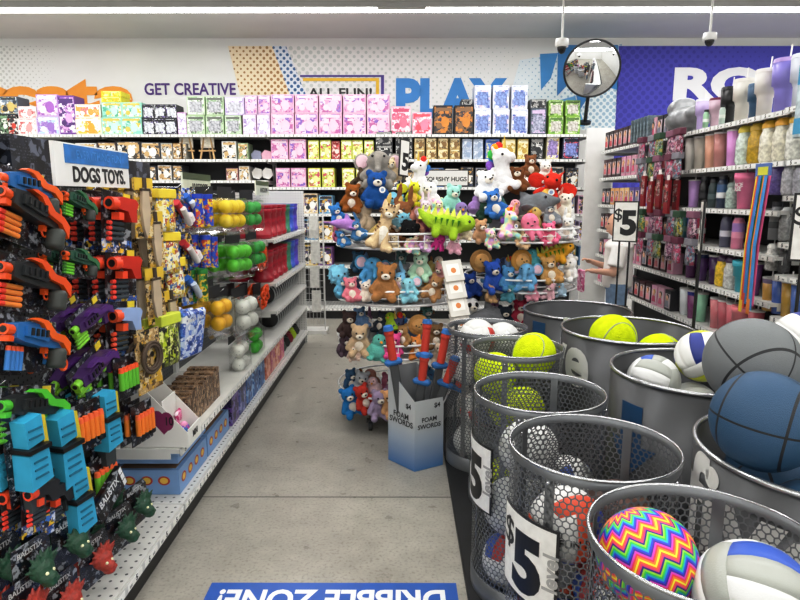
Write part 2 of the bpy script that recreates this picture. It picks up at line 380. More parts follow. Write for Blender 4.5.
def rail_mesh(L, h=.032, tags=True, n=None, name='price_rail'):
    """price rail along x, front face at y=0 toward -y, with numerals on white tickets"""
    mb = MB().box((0, .004, 0), (L, .008, h))
    n = n or max(2, int(L / .13))
    for i in range(n):
        x = -L / 2 + (i + .5) * L / n
        mb.box((x, -.0008, 0), (L / n * .82, .0016, h * .82), 1)
        if tags: mb.text('5', h * .95, (x - .02 + .03 * (i % 2), -.0022, 0), 2, .03, ext=.0003); mb.box((x + .022 - .06 * (i % 2), -.002, -.003), (.02, .0008, h * .3), 3)
    return mb.mesh(name, [RAILM, M('f2f2ee', .5, var=.02), BLACK, M('a9aaa8', .6)])
def gondola(name, L, depth, top, shelves, loc, rz, label, group, peg=None, base=.14, back=PANELD, endp=(0, 0), hooks=()):
    """local x along the run, front toward -y; y=0 is the front edge of the base. shelves: (z, depth)"""
    ps = []
    ps.append(('back_panel', MB().box((0, depth + .02, top / 2), (L, .03, top)).mesh('back_panel', peg or back)))
    ps.append(('kick_plate', MB().box((0, depth / 2 + .012, base / 2 - .02), (L, depth - .024, base - .04)).mesh('kick_plate', BLACK)))
    ps.append(('base_deck', MB().box((0, depth / 2, base - .012), (L - .002, depth, .024)).mesh('base_deck', DECKM), [('price_rail', rail_mesh(L - .01), [], (0, -.009, base - .02))]))
    for z, d in shelves:
        ps.append(('shelf', MB().box((0, depth - d / 2, z - .012), (L - .006, d, .022)).box((-L / 2 + .004, depth - d / 2 + .02, z - .03), (.003, d - .04, .04)).box((L / 2 - .004, depth - d / 2 + .02, z - .03), (.003, d - .04, .04)).mesh('shelf', SHELFW),
                   [('price_rail', rail_mesh(L - .012), [], (0, depth - d - .009, z - .0185))]))
    for sx in (-1, 1): ps.append(('upright', MB().box((sx * (L / 2 - .012), depth - .005, top / 2), (.022, .022, top)).mesh('upright', RAILM)))
    for sx, c in zip((-1, 1), endp):
        if c: ps.append(('end_panel', MB().box((sx * (L / 2 + .012), depth / 2 + .02, top / 2 + .01), (.022, depth + .04, top + .02)).mesh('end_panel', c)))
    if hooks:
        hm = MB().tube([(0, 0, .012), (0, 0, 0), (0, -.26, 0), (0, -.285, .02)], .003, 5).mesh('peg_hook', CHROME)
        for x, z in hooks[:95]: ps.append(('peg_hook', hm, [], (x, depth - .0, z)))
    t = T(name, None, ps)
    return spawn(t, loc, rz, label, 'shelving', group)
# ------------------------------------------------------------------ goods on the toy side
GX = -0.985          # front of the base decks
GP = -1.445          # face of the pegboard
EY = 6.1
HOOKS = []
YAWIN = .22
CARD = print_m(['0d0e11', '101115', '17181e', '2a1512', '141c30', '0b0b0d', '9a9fa6'], 48, .3)
CARDB = print_m(['1a2a52', '2c55a8', 'd8dde6', '16181f', '3a7ad0', 'e8c53a'], 44)
CARDBR = print_m(['c9ad7a', 'b2925c', 'e0cfa5', '6e5230', 'd9b23a', '2a2622'], 46)
CARDY = print_m(['e8cf3e', 'd6b02a', 'f0e6b0', '3b6fb0', 'c9402c', 'f4f1e2'], 26)
def card(mb, w, h, mi=0, z=0, y=0): return mb.box((0, y, z - h / 2), (w, .003, h), mi)
def dart(x, z, L, y, up=True, body='f28a2e', tip='e8402c', r=.0085):
    if up: a, b, c = (x, y, z), (x, y, z + L * .8), (x, y, z + L)
    else: a, b, c = (x + L, y, z), (x + L * .2, y, z), (x, y, z)
    return ('foam_dart', MB().cyl(a, b, r, n=8).mesh('foam_dart', M(body, .7)), [('dart_tip', MB().cyl(b, c, r * 1.05, r * .85, n=8).mesh('dart_tip', M(tip, .5))),])
def t_blaster(body, acc, stripe, dcol, tip, ring=False, drum=True):
    ps = []
    w = .36
    ps.append(('backing_card', card(MB(), w, .20, z=.012).mesh('backing_card', CARD)))
    bd = MB()
    bd.prism([(-.15, -.025), (-.15, -.075), (-.10, -.085), (0, -.095), (.06, -.095), (.12, -.10), (.17, -.115), (.172, -.065), (.11, -.035), (.04, -.02), (-.08, -.012)], -.058, -.006)
    bd.prism([(-.11, -.03), (-.11, -.065), (.02, -.075), (.05, -.05), (.0, -.03)], -.07, -.055, 0)
    for i in range(4): bd.box((-.085 + .03 * i, -.073, -.048), (.012, .008, .026), 1)
    bd.prism([(.10, -.09), (.135, -.10), (.125, -.16), (.09, -.155)], -.05, -.012)
    ps.append(('body', bd.mesh('body', [M(body, .45), M('1b1c1e', .5)])))
    st = MB().prism([(-.09, -.006), (-.03, -.012), (.03, -.062), (.11, -.075), (.165, -.118), (.165, -.07), (.12, -.045), (.06, -.04), (.0, -.0), (-.06, .004)], -.076, -.05)
    ps.append(('side_shell', st.mesh('side_shell', M(stripe, .4))))
    mz = MB().cyl((-.19, -.034, -.048), (-.145, -.034, -.048), .02, n=10).cyl((-.192, -.034, -.048), (-.189, -.034, -.048), .012, n=10, mi=1).box((-.165, -.034, -.078), (.03, .03, .02))
    ps.append(('muzzle', mz.mesh('muzzle', [M(acc, .4), BLACK])))
    tr = MB().ring((.075, -.032, -.118), .016, .004, 14, 5, axis='y').box((.06, -.032, -.105), (.02, .02, .025)); ps.append(('trigger', tr.mesh('trigger', M(acc, .4))))
    if drum:
        dm = MB().lathe([(.0, -.075), (.03, -.075), (.036, -.06), (.033, -.05), (.037, -.038), (.034, -.028), (.036, -.014), (.028, 0), (0, 0)], 14, c=(.115, -.05, -.095)); ps.append(('drum', dm.mesh('drum', M('3f4440', .45))))
    if ring:
        rg = MB().ring((.15, -.06, -.155), .022, .006, 16, 6, axis='y').box((.145, -.06, -.115), (.016, .014, .05)); ps.append(('pull_ring', rg.mesh('pull_ring', M(acc, .4))))
    for i in range(4):
        ps.append(dart(-.165, -.105 - .021 * i, .11, -.02, False, dcol, tip, .0098) if not ring else dart(-.13 + .023 * i, -.185, .085, -.02, True, dcol, tip, .010))
    ps.append(('price_sticker', MB().box((.12, -.004, -.012), (.05, .004, .035)).mesh('price_sticker', M('e8d23a', .5))))
    return T('foam_blaster', None, ps)
def t_dartpack(body, tip, n=5):
    ps = [('backing_card', card(MB(), .135, .17).mesh('backing_card', CARD))]
    for i in range(n): ps.append(dart(-.046 + .023 * i, -.125, .085, -.018, True, body, tip, .0105))
    ps.append(('blister', MB().box((.05, -.012, -.135), (.03, .02, .03), bev=.006).mesh('blister', BLACK)))
    return T('foam_dart_pack', None, ps)
def t_pistol(body, acc, tip):
    ps = [('backing_card', card(MB(), .15, .21).box((.0, -.0025, -.185), (.15, .002, .045), 1).mesh('backing_card', [CARD, CARDB]))]
    b = MB().prism([(-.05, -.03), (-.05, -.06), (0, -.066), (.02, -.10), (.05, -.10), (.045, -.06), (.055, -.035), (.04, -.022), (-.03, -.02)], -.045, -.008)
    ps.append(('body', b.mesh('body', M(body, .4))))
    ps.append(('muzzle', MB().cyl((-.075, -.028, -.045), (-.045, -.028, -.045), .022, n=10).cyl((-.077, -.028, -.045), (-.074, -.028, -.045), .013, n=10, mi=1).box((-.03, -.028, -.085), (.025, .03, .025)).mesh('muzzle', [M(acc, .4), BLACK])))
    for i in range(4): ps.append(dart(-.062, -.108 - .018 * i, .075, -.014, False, '39434a', tip, .0075))
    ps.append(('price_sticker', MB().box((.045, -.003, -.012), (.035, .003, .022)).mesh('price_sticker', M('e8d23a', .5))))
    return T('toy_pistol_pack', None, ps)
def t_crossbow(c, edge):
    ps = [('backing_card', MB().prism([(-.06, 0), (.06, 0), (.065, -.27), (-.055, -.30)], -.002, .002).mesh('backing_card', CARD))]
    ps.append(('shell', MB().prism([(-.035, -.02), (.03, -.01), (.034, -.095), (-.03, -.105)], -.06, -.004).prism([(-.038, -.125), (.036, -.115), (.045, -.225), (-.04, -.24)], -.07, -.004).mesh('shell', M(c, .45))))
    for zs in ((-.05, -.075), (-.15, -.175, -.2)):
        rb = MB()
        for z in zs: rb.box((0, -.0715 if z < -.12 else -.0615, z), (.05, .004, .006))
        ps.append(('grooves', rb.mesh('grooves', M('1f6f8c', .5))))
    ps.append(('side_panel', MB().prism([(.03, -.015), (.048, -.02), (.055, -.13), (.036, -.12)], -.055, -.004).mesh('side_panel', M(edge, .45))))
    ps.append(('grip', MB().prism([(-.03, -.235), (.03, -.225), (.03, -.31), (-.025, -.32)], -.045, -.008).mesh('grip', GUN)))
    ps.append(('band', MB().box((0, -.04, -.112), (.085, .075, .014)).mesh('band', BLACK)))
    return T('foam_crossbow', None, ps)
def t_creature(c, txt='BALISTIX'):
    b = MB(); b.sph((0, -.04, -.10), (.042, .036, .038)); b.sph((-.005, -.065, -.118), (.03, .032, .022)); b.sph((-.005, -.07, -.138), (.022, .026, .012))
    for i in range(9):
        a = PI * (.05 + .112 * i); b.cyl((.03 * math.cos(a), -.04, -.095 + .03 * math.sin(a)), (.072 * math.cos(a) + .01, -.03 - .01 * (i % 2), -.09 + .062 * math.sin(a)), .013, .003, 7)
    for i in range(5): b.cyl((-.02 + .01 * i, -.085, -.125), (-.02 + .01 * i, -.098, -.135), .005, .001, 5)
    hd = remesh(b, .0045, 2); hd.materials.append(M(c, .5, var=.3, scale=60, bump=.3))
    ps = [('backing_card', MB().prism([(-.075, -.0), (.06, .0), (.08, -.03), (.075, -.20), (-.06, -.205), (-.08, -.18)], -.002, .002).text(txt, .026, (-.005, -.003, -.03), 1, .01, ext=.0003).mesh('backing_card', [CARD, M('c9cbcc', .5)]))]
    ps.append(('head', hd, [('eyes', MB().sph((-.016, -.075, -.098), .006).sph((.012, -.074, -.098), .006).mesh('eyes', M('f2efc8', .2)))]))
    ps.append(('warning_print', MB().prism([(.03, -.15), (.072, -.15), (.05, -.19)], -.004, -.002).prism([(.04, -.153), (.062, -.153), (.051, -.17)], -.005, -.0035, 1).mesh('warning_print', [M('e8a32c', .5), M('6fae3a', .5)])))
    return T('creature_launcher_pack', None, ps)
def t_blade(kind=0):
    ps = [('backing_card', card(MB(), .12, .30).box((0, -.006, -.03), (.12, .006, .06), 1).mesh('backing_card', [CARDBR, M('e0c040', .5)]))]
    b = MB().prism([(-.02, -.05), (.02, -.05), (.028, -.16), (.018, -.25), (0, -.30), (-.018, -.25), (-.028, -.16)], -.02, -.004)
    ps.append(('toy_blade', b.mesh('toy_blade', M('c8b8a0', .45)))); ps.append(('toy_grip', MB().cyl((0, -.012, -.0), (0, -.012, -.055), .011, n=8).box((0, -.014, -.058), (.06, .016, .012)).mesh('toy_grip', M('4a3c30', .5))))
    return T('toy_dagger_pack', None, ps)
def t_bag(pal, w=.15, h=.19, head='e8cf3e'):
    q = MB(); q.lathe([(.0, -h), (w * .44, -h), (w * .5, -h * .8), (w * .47, -h * .35), (w * .42, -.04), (w * .40, 0), (0, 0)], 12)
    q.v = [(x, y * .28 - .02, z) for x, y, z in q.v]
    return T('toy_bag', None, [('pouch', q.mesh('pouch', print_m(pal, 46, .3))), ('header_card', MB().box((0, -.02, .012), (w * .86, .05, .05), bev=.004).mesh('header_card', M(head, .5)))])
def t_balls(c, n=6, r=.037, holes=False, head=DARK):
    ps = [('header_card', card(MB(), .16, .06, z=.03).mesh('header_card', head))]
    m = M(c, .45) if not holes else dotted(c)
    bm_ = MB().sph((0, 0, 0), r, 0, 14, 10).mesh('ball', m)
    cols = 3 if n == 6 else 2
    for i in range(n): ps.append(('ball', bm_, [], ((i % cols - (cols - 1) / 2) * r * 2.05, -r - .006, -.075 - (i // cols) * r * 2.05)))
    H = r * 2.1 * (n // cols) + .04
    ps.append(('net_bag', MB().box((0, -r - .006, -.03 - H / 2), (r * 2.2 * cols, r * 2.2, H), bev=.012).mesh('net_bag', clear_m())))
    return T('ball_pack', None, ps)
def dotted(c, d='8f928e', sc=48):
    w = NT('drilled_plastic'); w.setp(.45); v = w.n('ShaderNodeTexVoronoi'); v.inputs['Scale'].default_value = sc; v.inputs['Randomness'].default_value = .25; w.l(w.obj(), v.inputs['Vector'])
    w.l(w.mix(w.math('LESS_THAN', v.outputs['Distance'], .13), lin(c), lin(d)), w.b.inputs['Base Color']); return w.m
def t_tube(c, pal):
    return T('toy_tube', MB().cyl((0, -.03, -.17), (0, -.03, -.02), .027, n=14).mesh('toy_tube', print_m(pal, 40, .3)), [('cap', MB().cyl((0, -.03, -.02), (0, -.03, .005), .029, n=14).mesh('cap', M(c, .4)))])
def t_squirter(c1, c2):
    ps = [('backing_card', card(MB(), .13, .19).mesh('backing_card', CARDB))]
    ps.append(('barrel', MB().cyl((-.05, -.025, -.04), (.05, -.025, -.12), .02, n=10).mesh('barrel', M(c1, .4)))); ps.append(('plunger', MB().cyl((-.03, -.05, -.07), (.05, -.04, -.15), .016, n=10).cyl((.045, -.03, -.105), (.065, -.03, -.135), .03, n=10).mesh('plunger', M(c2, .4))))
    return T('water_squirter_pack', None, ps)
def hang(t, Y, Z, n, desc, where, cat, step=.055, x=None, scale=1, tilt=0, jit=.006, yaw=None, roll=0):
    """n of a kind on one peg hook; the front one nearest the aisle"""
    HOOKS.append((Y, Z + .004)); x0 = x if x is not None else GP + .05 + step * (n - 1)
    for i in range(n):
        pos = 'front' if i == 0 else ORD[i]
        lb = f'{desc} {where}' + (f', {pos} on its hook' if n > 1 else '')
        grp = cat + 's on the peg display'
        spawn(t, (x0 - step * i, Y + RN.uniform(-jit, jit), Z + RN.uniform(-jit, jit) * .5), PI / 2, lb, cat, grp, scale, rot=(tilt, roll + RN.uniform(-.04, .04), PI / 2 - (YAWIN if yaw is None else yaw) + RN.uniform(-.06, .06)))
def gl(u, v, x=-1.14): p = P(u, v, X=x); return p.y, p.z
def build_left():
    B_or = t_blaster('262a2c', 'e8561c', 'e8561c', 'f0913a', 'e8402c'); B_bl = t_blaster('2b74b5', 'f4601c', 'f26a1c', '3f86c8', 'f4602c', True); B_gr = t_blaster('262a2c', '55c036', '58c93a', '7fd63c', '5fb32c')
    B_pu = t_blaster('4a2a66', '8fd63c', '5b2f80', '8fd63c', '7fc63c', False, False); B_dg = t_blaster('2f5a48', 'f4601c', '3b7a50', '7fd63c', '4f9a3c')
    D_g = t_dartpack('6cc436', 'f4602c'); D_o = t_dartpack('f58a2c', 'f4703c'); D_g2 = t_dartpack('7fd33a', 'f2703c')
    P_r = t_pistol('c83020', 'f4502c', 'ee4a3a'); P_b = t_pistol('9db3d8', 'ea5a30', 'ee5a3a'); P_d = t_pistol('26282c', 'e8502c', 'ee4a3a')
    C_c = t_crossbow('39a9cc', 'd9c63a'); K_r = t_creature('a8382a'); K_g = t_creature('1f4a33', 'BALISTIX'); KN = t_blade()
    # near end: big blasters, rows from top to bottom
    rows = [(B_or, 196, 'dark grey foam blaster with orange shell', 'on the top peg row', 2), (B_or, 262, 'dark grey foam blaster with orange shell', 'on the second peg row', 2),
            (B_bl, 322, 'blue foam blaster with orange pull ring', 'on the third peg row', 2), (B_gr, 388, 'black foam blaster with lime shell', 'on the fourth peg row', 2)]
    for t, v, d, w, n in rows:
        y, z = gl(27, v, -1.10); hang(t, y, z, n, d, w, 'toy blaster', .10, -1.10, .80, yaw=0, roll=.30)
    y, z = gl(24, 172, -1.12); hang(B_bl, y, z, 1, 'blue blaster with orange shell hung above the top peg row', 'nearest the viewer', 'toy blaster', .1, -1.13, .72, yaw=0, roll=.12)
    for k, (u, v, t, d, w, n, s) in enumerate([(68, 194, B_dg, 'green foam blaster with orange muzzle', 'beside the orange striped blasters', 2, .50), (70, 250, B_dg, 'green foam blaster with orange muzzle', 'under the top green blasters', 2, .50),
            (76, 308, B_pu, 'purple and lime foam blaster', 'above the lime striped blaster', 2, .62), (80, 356, B_pu, 'purple and lime foam blaster', 'above the turquoise crossbows', 2, .72)]):
        y, z = gl(u, v, -1.14); hang(t, y, z, n, d, w, 'toy blaster', .075, -1.12, s, yaw=.05, roll=-.35 if k > 1 else .2)
    for k, (u, v, w) in enumerate([(16, 412, 'at the display edge'), (50, 408, 'next to the lime striped blaster'), (97, 388, 'above the green dart packs'), (58, 466, 'low over the black creature packs')]):
        y, z = gl(u, v, -1.07); hang(C_c, y, z, 2, 'turquoise foam crossbow on black card', w, 'toy crossbow', .09, -1.07 if k < 3 else -1.05, .9 if k != 1 else 1.0, 0)
    for k, (u, v, t, d, w, n) in enumerate([(112, 192, P_r, 'red toy pistol pack', 'on the top row under the toys sign', 4), (115, 250, P_r, 'red toy pistol pack', 'on the row below the sign', 4), (116, 302, P_b, 'pale blue toy pistol pack', 'above the lime dart packs', 4),
            (16, 476, P_d, 'black toy pistol pack', 'at the near end', 2), (33, 478, P_d, 'black toy pistol pack', 'beside the low turquoise crossbow', 2)]):
        y, z = gl(u, v, -1.11); hang(t, y, z, n, d, w, 'toy pistol', .07, -1.09 if k < 3 else -1.05, 1.12 if k < 3 else .8, roll=.1)
    for k, (u, v, t, d, w, n) in enumerate([(124, 355, D_g, 'lime foam dart pack with orange tips', 'beside the coiled rope pack', 4), (140, 402, D_o, 'orange foam dart pack', 'beside the white display tray', 5), (100, 456, D_g2, 'lime foam dart pack with coral tips', 'above the black creature packs', 5), (84, 402, D_o, 'orange foam dart pack', 'behind the turquoise crossbows', 3)]):
        y, z = gl(u, v, -1.06); hang(t, y, z, n, d, w, 'dart pack', .042, -1.06)
    for k, (u, v, t, d, w) in enumerate([(134, 484, K_g, 'green dragon head launcher pack', 'highest by the snack boxes'), (116, 508, K_g, 'green dragon head launcher pack', 'second from the snack boxes'), (92, 536, K_r, 'red dragon head launcher pack', 'over the white base deck'), (60, 572, K_r, 'red dragon head launcher pack', 'at the near deck end'),
            (66, 516, K_g, 'green dragon head launcher pack', 'behind the red dragon packs'), (30, 540, K_g, 'green dragon head launcher pack', 'below the black pistol packs'), (20, 580, K_r, 'red dragon head launcher pack', 'at the lowest near corner')]):
        y, z = gl(u, v, -1.04); hang(t, y, z, 2, d, w, 'toy launcher', .09, -1.04, .84, 0)
    y, z = gl(103, 494, -1.02)
    pk = MB().box((0, 0, 0), (.20, .02, .075)).text('BALISTIX', .034, (-.01, -.0112, .012), 1, .02, ext=.0003)
    for i in range(3): pk.box((.055 + .0 * i, -.0108, 0), (.001, .001, .001), 1)
    for i in range(3): pk.box((.085, -.0112, .024 - .024 * i), (.02, .001, .02), 1)
    spawn(T('toy_box', pk.mesh('toy_box', [CARD, M('d8dadb', .5)])), (-1.0, y, z), 0, 'black box with white lettering leaning over the dragon packs', 'toy box', rot=(-.15, -.28, PI / 2))
    # beige and yellow packs
    bagY = t_bag(['f0d84a', 'd9bb34', 'f3ecc2', '3b6fb0', 'b2402c', 'f6f2e0']); bagB = t_bag(['8fb6d8', '2f5fae', 'e9eef2', 'd0d43a', '1b2a55', 'f6f6f2'])
    sp = [(135, 178, KN, 'beige toy dagger pack', 'under the toys sign', 4, 'toy dagger'), (146, 212, KN, 'beige toy dagger pack', 'beside the red pistol packs', 4, 'toy dagger'), (146, 268, KN, 'beige toy dagger pack', 'on the lower hook by the yellow bags', 4, 'toy dagger'),
          (155, 196, bagY, 'yellow printed toy bag', 'on the top row', 4, 'toy bag'), (160, 238, bagY, 'yellow printed toy bag', 'on the second row', 4, 'toy bag'), (166, 264, bagY, 'yellow printed toy bag', 'on the third row', 4, 'toy bag'), (163, 290, KN, 'beige toy dagger pack', 'under the yellow bags', 3, 'toy dagger')]
    for u, v, t, d, w, n, c in sp:
        y, z = gl(u, v, -1.13); hang(t, y, z, n, d, w, c, .065, -1.10, .85, yaw=.4)
    coil = MB(); card(coil, .16, .25); cm = MB()
    for i in range(4): cm.ring((0, -.012 - .008 * (i % 2), -.11), .045 + .006 * i, .006, 20, 5, axis='y')
    y, z = gl(146, 330, -1.02); hang(T('rope_coil_pack', None, [('backing_card', coil.mesh('backing_card', CARDBR)), ('coil', cm.mesh('coil', M('5a4a3c', .7)))]), y, z, 2, 'brown card with a coiled toy rope', 'beside the lime dart packs', 'toy rope', .06, -1.02)
    SQ = t_squirter('c8323a', 'e9e4e2'); SQ2 = t_squirter('2f6fc8', 'd8e2ee')
    for u, v, t, d, w in [(176, 194, SQ, 'red and white water squirter pack', 'on the top row'), (184, 234, SQ, 'red and white water squirter pack', 'on the second row'), (188, 270, SQ2, 'blue water squirter pack', 'under the red squirters'), (186, 188, SQ2, 'blue water squirter pack', 'high beside the red squirters')]:
        y, z = gl(u, v, -1.14); hang(t, y, z, 3, d, w, 'water toy', .095, -1.14)
    TB = t_tube('2446b8', ['2f55c8', '2446b8', 'e8c53a', 'c84a3a', '2f55c8']); TG = t_tube('2f8a3a', ['3a9a4a', '245a2c', 'e8c53a'])
    for u, v, t, d, w in [(192, 195, TB, 'blue printed toy tube', 'on the top row'), (202, 195, TB, 'blue printed toy tube', 'on the top row nearer the yellow balls'), (200, 236, TB, 'blue printed toy tube', 'on the second row'), (197, 270, TG, 'green printed toy tube', 'on the third row'), (208, 238, TB, 'blue printed toy tube', 'on the second row nearer the green balls')]:
        y, z = gl(u, v, -1.11); hang(t, y, z, 3, d, w, 'toy tube', .065, -1.11)
    # ball packs
    YB = t_balls('f2d72e'); GB = t_balls('6edb3c', holes=True); WB = t_balls('f2f4ec', 4, .045, True); GB4 = t_balls('4ecb3c', 4, .042, True); MX = t_balls('3fae4a', 4, .036, False); YD = t_balls('f0c02c', 4, .038)
    for u, v, t, d, w, n in [(224, 200, YB, 'bag of six yellow balls', 'on the top row', 3), (232, 246, GB, 'bag of six green balls', 'on the second row', 3), (238, 300, WB, 'bag of white drilled balls', 'above the mid shelf', 2), (246, 203, MX, 'bag of green balls', 'beside the yellow ball bags', 3), (251, 243, MX, 'bag of green balls', 'beside the green six packs', 3), (212, 300, YD, 'bag of yellow balls', 'beside the white drilled balls', 3)]:
        y, z = gl(u, v - 8, -1.07); hang(t, y, z, n, d, w, 'ball pack', .118, -1.07, 1.12)
    for u, v, t, d, w in [(226, 347, WB, 'bag of white drilled balls', 'standing on the mid shelf'), (243, 332, GB4, 'bag of bright green drilled balls', 'standing on the mid shelf')]:
        p = P(u, v, X=-1.14); spawn(t, (-1.10, p.y, .402 + .2), PI / 2, d + ' ' + w, 'ball pack')
    OM = MB()
    for i in range(12): a = i * .9; OM.ring((.04 * math.cos(a), -.04 - .01 * (i % 3), -.10 + .06 * math.sin(a * 1.3)), .028, .009, 10, 5, axis='xyz'[i % 3] if i % 3 < 2 else 'y')
    om = T('ring_launcher', None, [('backing_card', card(MB(), .13, .19, y=.01).mesh('backing_card', DARK)), ('launcher', OM.mesh('launcher', M('f0561c', .4)))])
    for u, v, w, n in [(258, 283, 'below the green ball bags', 3), (256, 246, 'beside the green six packs', 1)]:
        y, z = gl(u, v, -1.1); hang(om, y, z, n, 'orange tangled ring launcher', w, 'toy launcher', .10, -1.1)
    # printed bags above the mid shelf
    bb = T('printed_pouch', MB().box((0, 0, -.12), (.2, .035, .24), bev=.012).text('bunch o fun', .03, (0, -.0185, -.04), 1, .02, ext=.0003).mesh('printed_pouch', [print_m(['3a62c0', '5a86d8', 'c8d6ee', '2a4a9a', 'eef2fa'], 30, .3), WHITE]))
    y, z = gl(194, 310, -1.02); hang(bb, y, z, 3, 'blue printed pouch with white lettering', 'over the brown cartons', 'toy pouch', .06, -1.02, tilt=.15)
    bg = t_bag(['c9d83a', '2a2c22', 'e4e89a', '7a8a2a', '1b1d18'], .19, .2, 'd0dc4a')
    y, z = gl(172, 322, -1.06); hang(bg, y, z, 3, 'lime and black printed bag', 'beside the blue pouches', 'toy bag', .07, -1.1)
    # header signs
    sb = MB().box((0, 0, .0), (.52, .012, .14)).box((.03, -.007, .035), (.46, .002, .06), 1).text('DOGS TOYS.', .07, (.03, -.0075, -.033), 2, .03, sx=.95, ext=.0004).text('EVERYTHING FUN', .04, (.03, -.009, .035), 3, .01, ext=.0003)
    p = P(100, 168, X=-1.06); spawn(T('header_sign', sb.mesh('header_sign', [WHITE, M('2f7cc0', .5, var=.15, scale=30), BLACK, M('4a94d4', .5)])), (-1.10, p.y + .04, p.z + .005), PI / 2, 'blue and white header sign reading toys on the peg display', 'sign', rot=(0, .0, PI / 2))
    s2 = MB().box((0, 0, 0), (.52, .012, .13)).box((0, -.007, .045), (.52, .002, .04), 1).text('10 SCOOPS', .06, (.04, -.0075, -.02), 2, .02, ext=.0004)
    s2m = s2.mesh('header_sign', [M('d4d8c8', .5), M('4a5a3c', .5), BLACK])
    for u, lb in ((197, 'pale green header sign with black lettering above the blue tubes'), (262, 'small green header sign behind the red tubs')):
        p = P(u, 188, X=-1.3); spawn(T('header_sign', s2m), (-1.30, p.y, 1.58), PI / 2, lb, 'sign')
    # dark boxes on top of the peg display
    tb = T('toy_box', MB().box((0, .0, .08), (.44, .14, .16)).mesh('toy_box', print_m(['15171d', '1a1c24', '252a36', '101114', '6a7080'], 20, .35)))
    for i, (u, v) in enumerate(((14, 150), (52, 150))):
        p = P(u, v, X=-1.38); spawn(tb, (-1.36, 1.75 + .50 * i, 1.545), PI / 2, 'black printed toy box on top of the display, ' + ('nearest the viewer' if i == 0 else 'second from the viewer'), 'toy box')
    spawn(tb, (-1.36, 3.0, 1.545), PI / 2, 'dark toy box on top of the display beyond the toys sign', 'toy box', scale=(.8, .8, .8))
    # tubs
    def tub(c):
        pr = [(0, 0), (.058, 0), (.066, .01), (.066, .03), (.06, .035), (.06, .15), (.066, .155), (.066, .175), (.06, .185), (.0, .185)]
        m = MB().lathe(pr, 16)
        m.lathe([(.0605, .075), (.0612, .12)], 16, 1)
        return T('toy_tub', m.mesh('toy_tub', [M(c, .3), M(c, .55, var=.3, scale=40)]), [('lid', MB().cyl((0, 0, .185), (0, 0, .20), .068, n=16).mesh('lid', M(c, .3)))])
    tubs = [('a8182c', 'crimson'), ('a8182c', 'crimson'), ('3f8a6a', 'green'), ('3f62c8', 'blue'), ('5a4ac0', 'violet')]
    for r_, (z, w) in enumerate(((1.18, 'upper'), (.84, 'lower'))):
        k = 0
        for i, (c, cn) in enumerate(tubs):
            t = tub(c)
            for j in range(2 if i < 2 else 1):
                for d in range(2):
                    spawn(t, (-1.09 - .19 * d, 4.70 + .192 * k, z + .002), RN.uniform(0, 1), f'{cn} ribbed plastic tub on the {w} tub shelf, {ORD[k]} along, {"front" if d == 0 else "back"} row', 'tub', 'ribbed tubs', 1.27)
                k += 1
    # black sport discs standing in rows
    ds = T('sport_disc', MB().lathe([(0, -.006), (.10, -.006), (.115, -.02), (.12, -.018), (.118, 0), (.10, .012), (0, .012)], 20, mx=Matrix.Rotation(PI / 2, 4, 'X')).mesh('sport_disc', M('1b1c1e', .4)), [('rim', MB().ring((0, -.016, 0), .116, .0065, 20, 5, axis='y').mesh('rim', M('b9bcbc', .4)))])
    for r_, (z, y0, n, w) in enumerate(((.622, 4.85, 14, 'upper'), (.402, 4.95, 13, 'lower'))):
        for i in range(n):
            spawn(ds, (-1.12, y0 + .083 * i, z + .094), 0, f'black sport disc with pale edge on the {w} disc rack, {ORD[i]} from the viewer', 'sport disc', 'black sport discs', .76, rot=(.18, 0, 0))
    # cartons on the mid shelf
    cb = T('carton', MB().box((0, 0, .075), (.05, .16, .15)).mesh('carton', print_m(['7a5c44', '5a4230', '94765a', '3a2c24', 'b89c7c'], 60)))
    for i in range(9): spawn(cb, (-1.10, 2.76 + .056 * i, .402), PI / 2, f'brown printed carton on the mid shelf, {ORD[i]} from the display tray', 'carton', 'brown cartons on the mid shelf', (1, 1, 1 + .06 * (i % 3)))
    # white display tray
    ty = MB()
    ty.prism([(-.26, 0), (.02, 0), (.02, .05), (-.16, .20), (-.26, .23)], -.012, -.009).prism([(-.26, 0), (.02, 0), (.02, .05), (-.16, .20), (-.26, .23)], .153, .156)
    ty.box((-.12, .072, .002), (.28, .162, .004)).box((.02, .072, .03), (.004, .162, .06)).box((-.258, .072, .12), (.004, .162, .23)).box((-.09, .072, .10), (.004, .155, .11))
    hb = MB().disc((-.11, -.0125, .10), .027, 0).disc((-.07, -.0130, .09), .032, 0).prism([(-.13, .085), (-.045, .075), (-.085, .045)], -.0127, -.0122).text('10', .04, (-.06, -.0140, .09), 1, .02, ext=.0003)
    fr_ = MB().text('MINI', .03, (0, -.002, 0), 0, .02, ext=.0003); fr_.v = [(.0225 - y, .07 + x, z + .032) for x, y, z in fr_.v]
    tray = T('display_tray', ty.mesh('display_tray', PAPER), [('heart_print', hb.mesh('heart_print', [M('8d2a5c', .5), BLACK])), ('front_lettering', fr_.mesh('front_lettering', BLACK))])
    p = P(150, 440, X=GX + .03); spawn(tray, (GX + .02, 2.525, .403), 0, 'white cardboard display tray with heart print and number ten', 'display tray', None, (1.0, 1.0, 1.35))
    eg = T('surprise_pack', MB().sph((0, 0, .03), (.03, .024, .035), 0, 12, 8).mesh('surprise_pack', print_m(['e8d84a', '3f86c8', 'd85a9a', 'f2f2ee', '8a5ac0'], 40, .3)), [('cap', MB().sph((0, 0, .052), (.02, .018, .02), 0, 10, 6).mesh('cap', M('e8a0c4', .3)))])
    for i in range(8): spawn(eg, (GX - .02 - .055 * (i // 2), 2.555 + .075 * (i % 2), .409 + .0 * (i // 2)), i, f'small capsule toy in the white tray, {ORD[i // 2]} row, {"nearer" if i % 2 == 0 else "farther"} one', 'capsule toy', 'capsule toys in the tray')
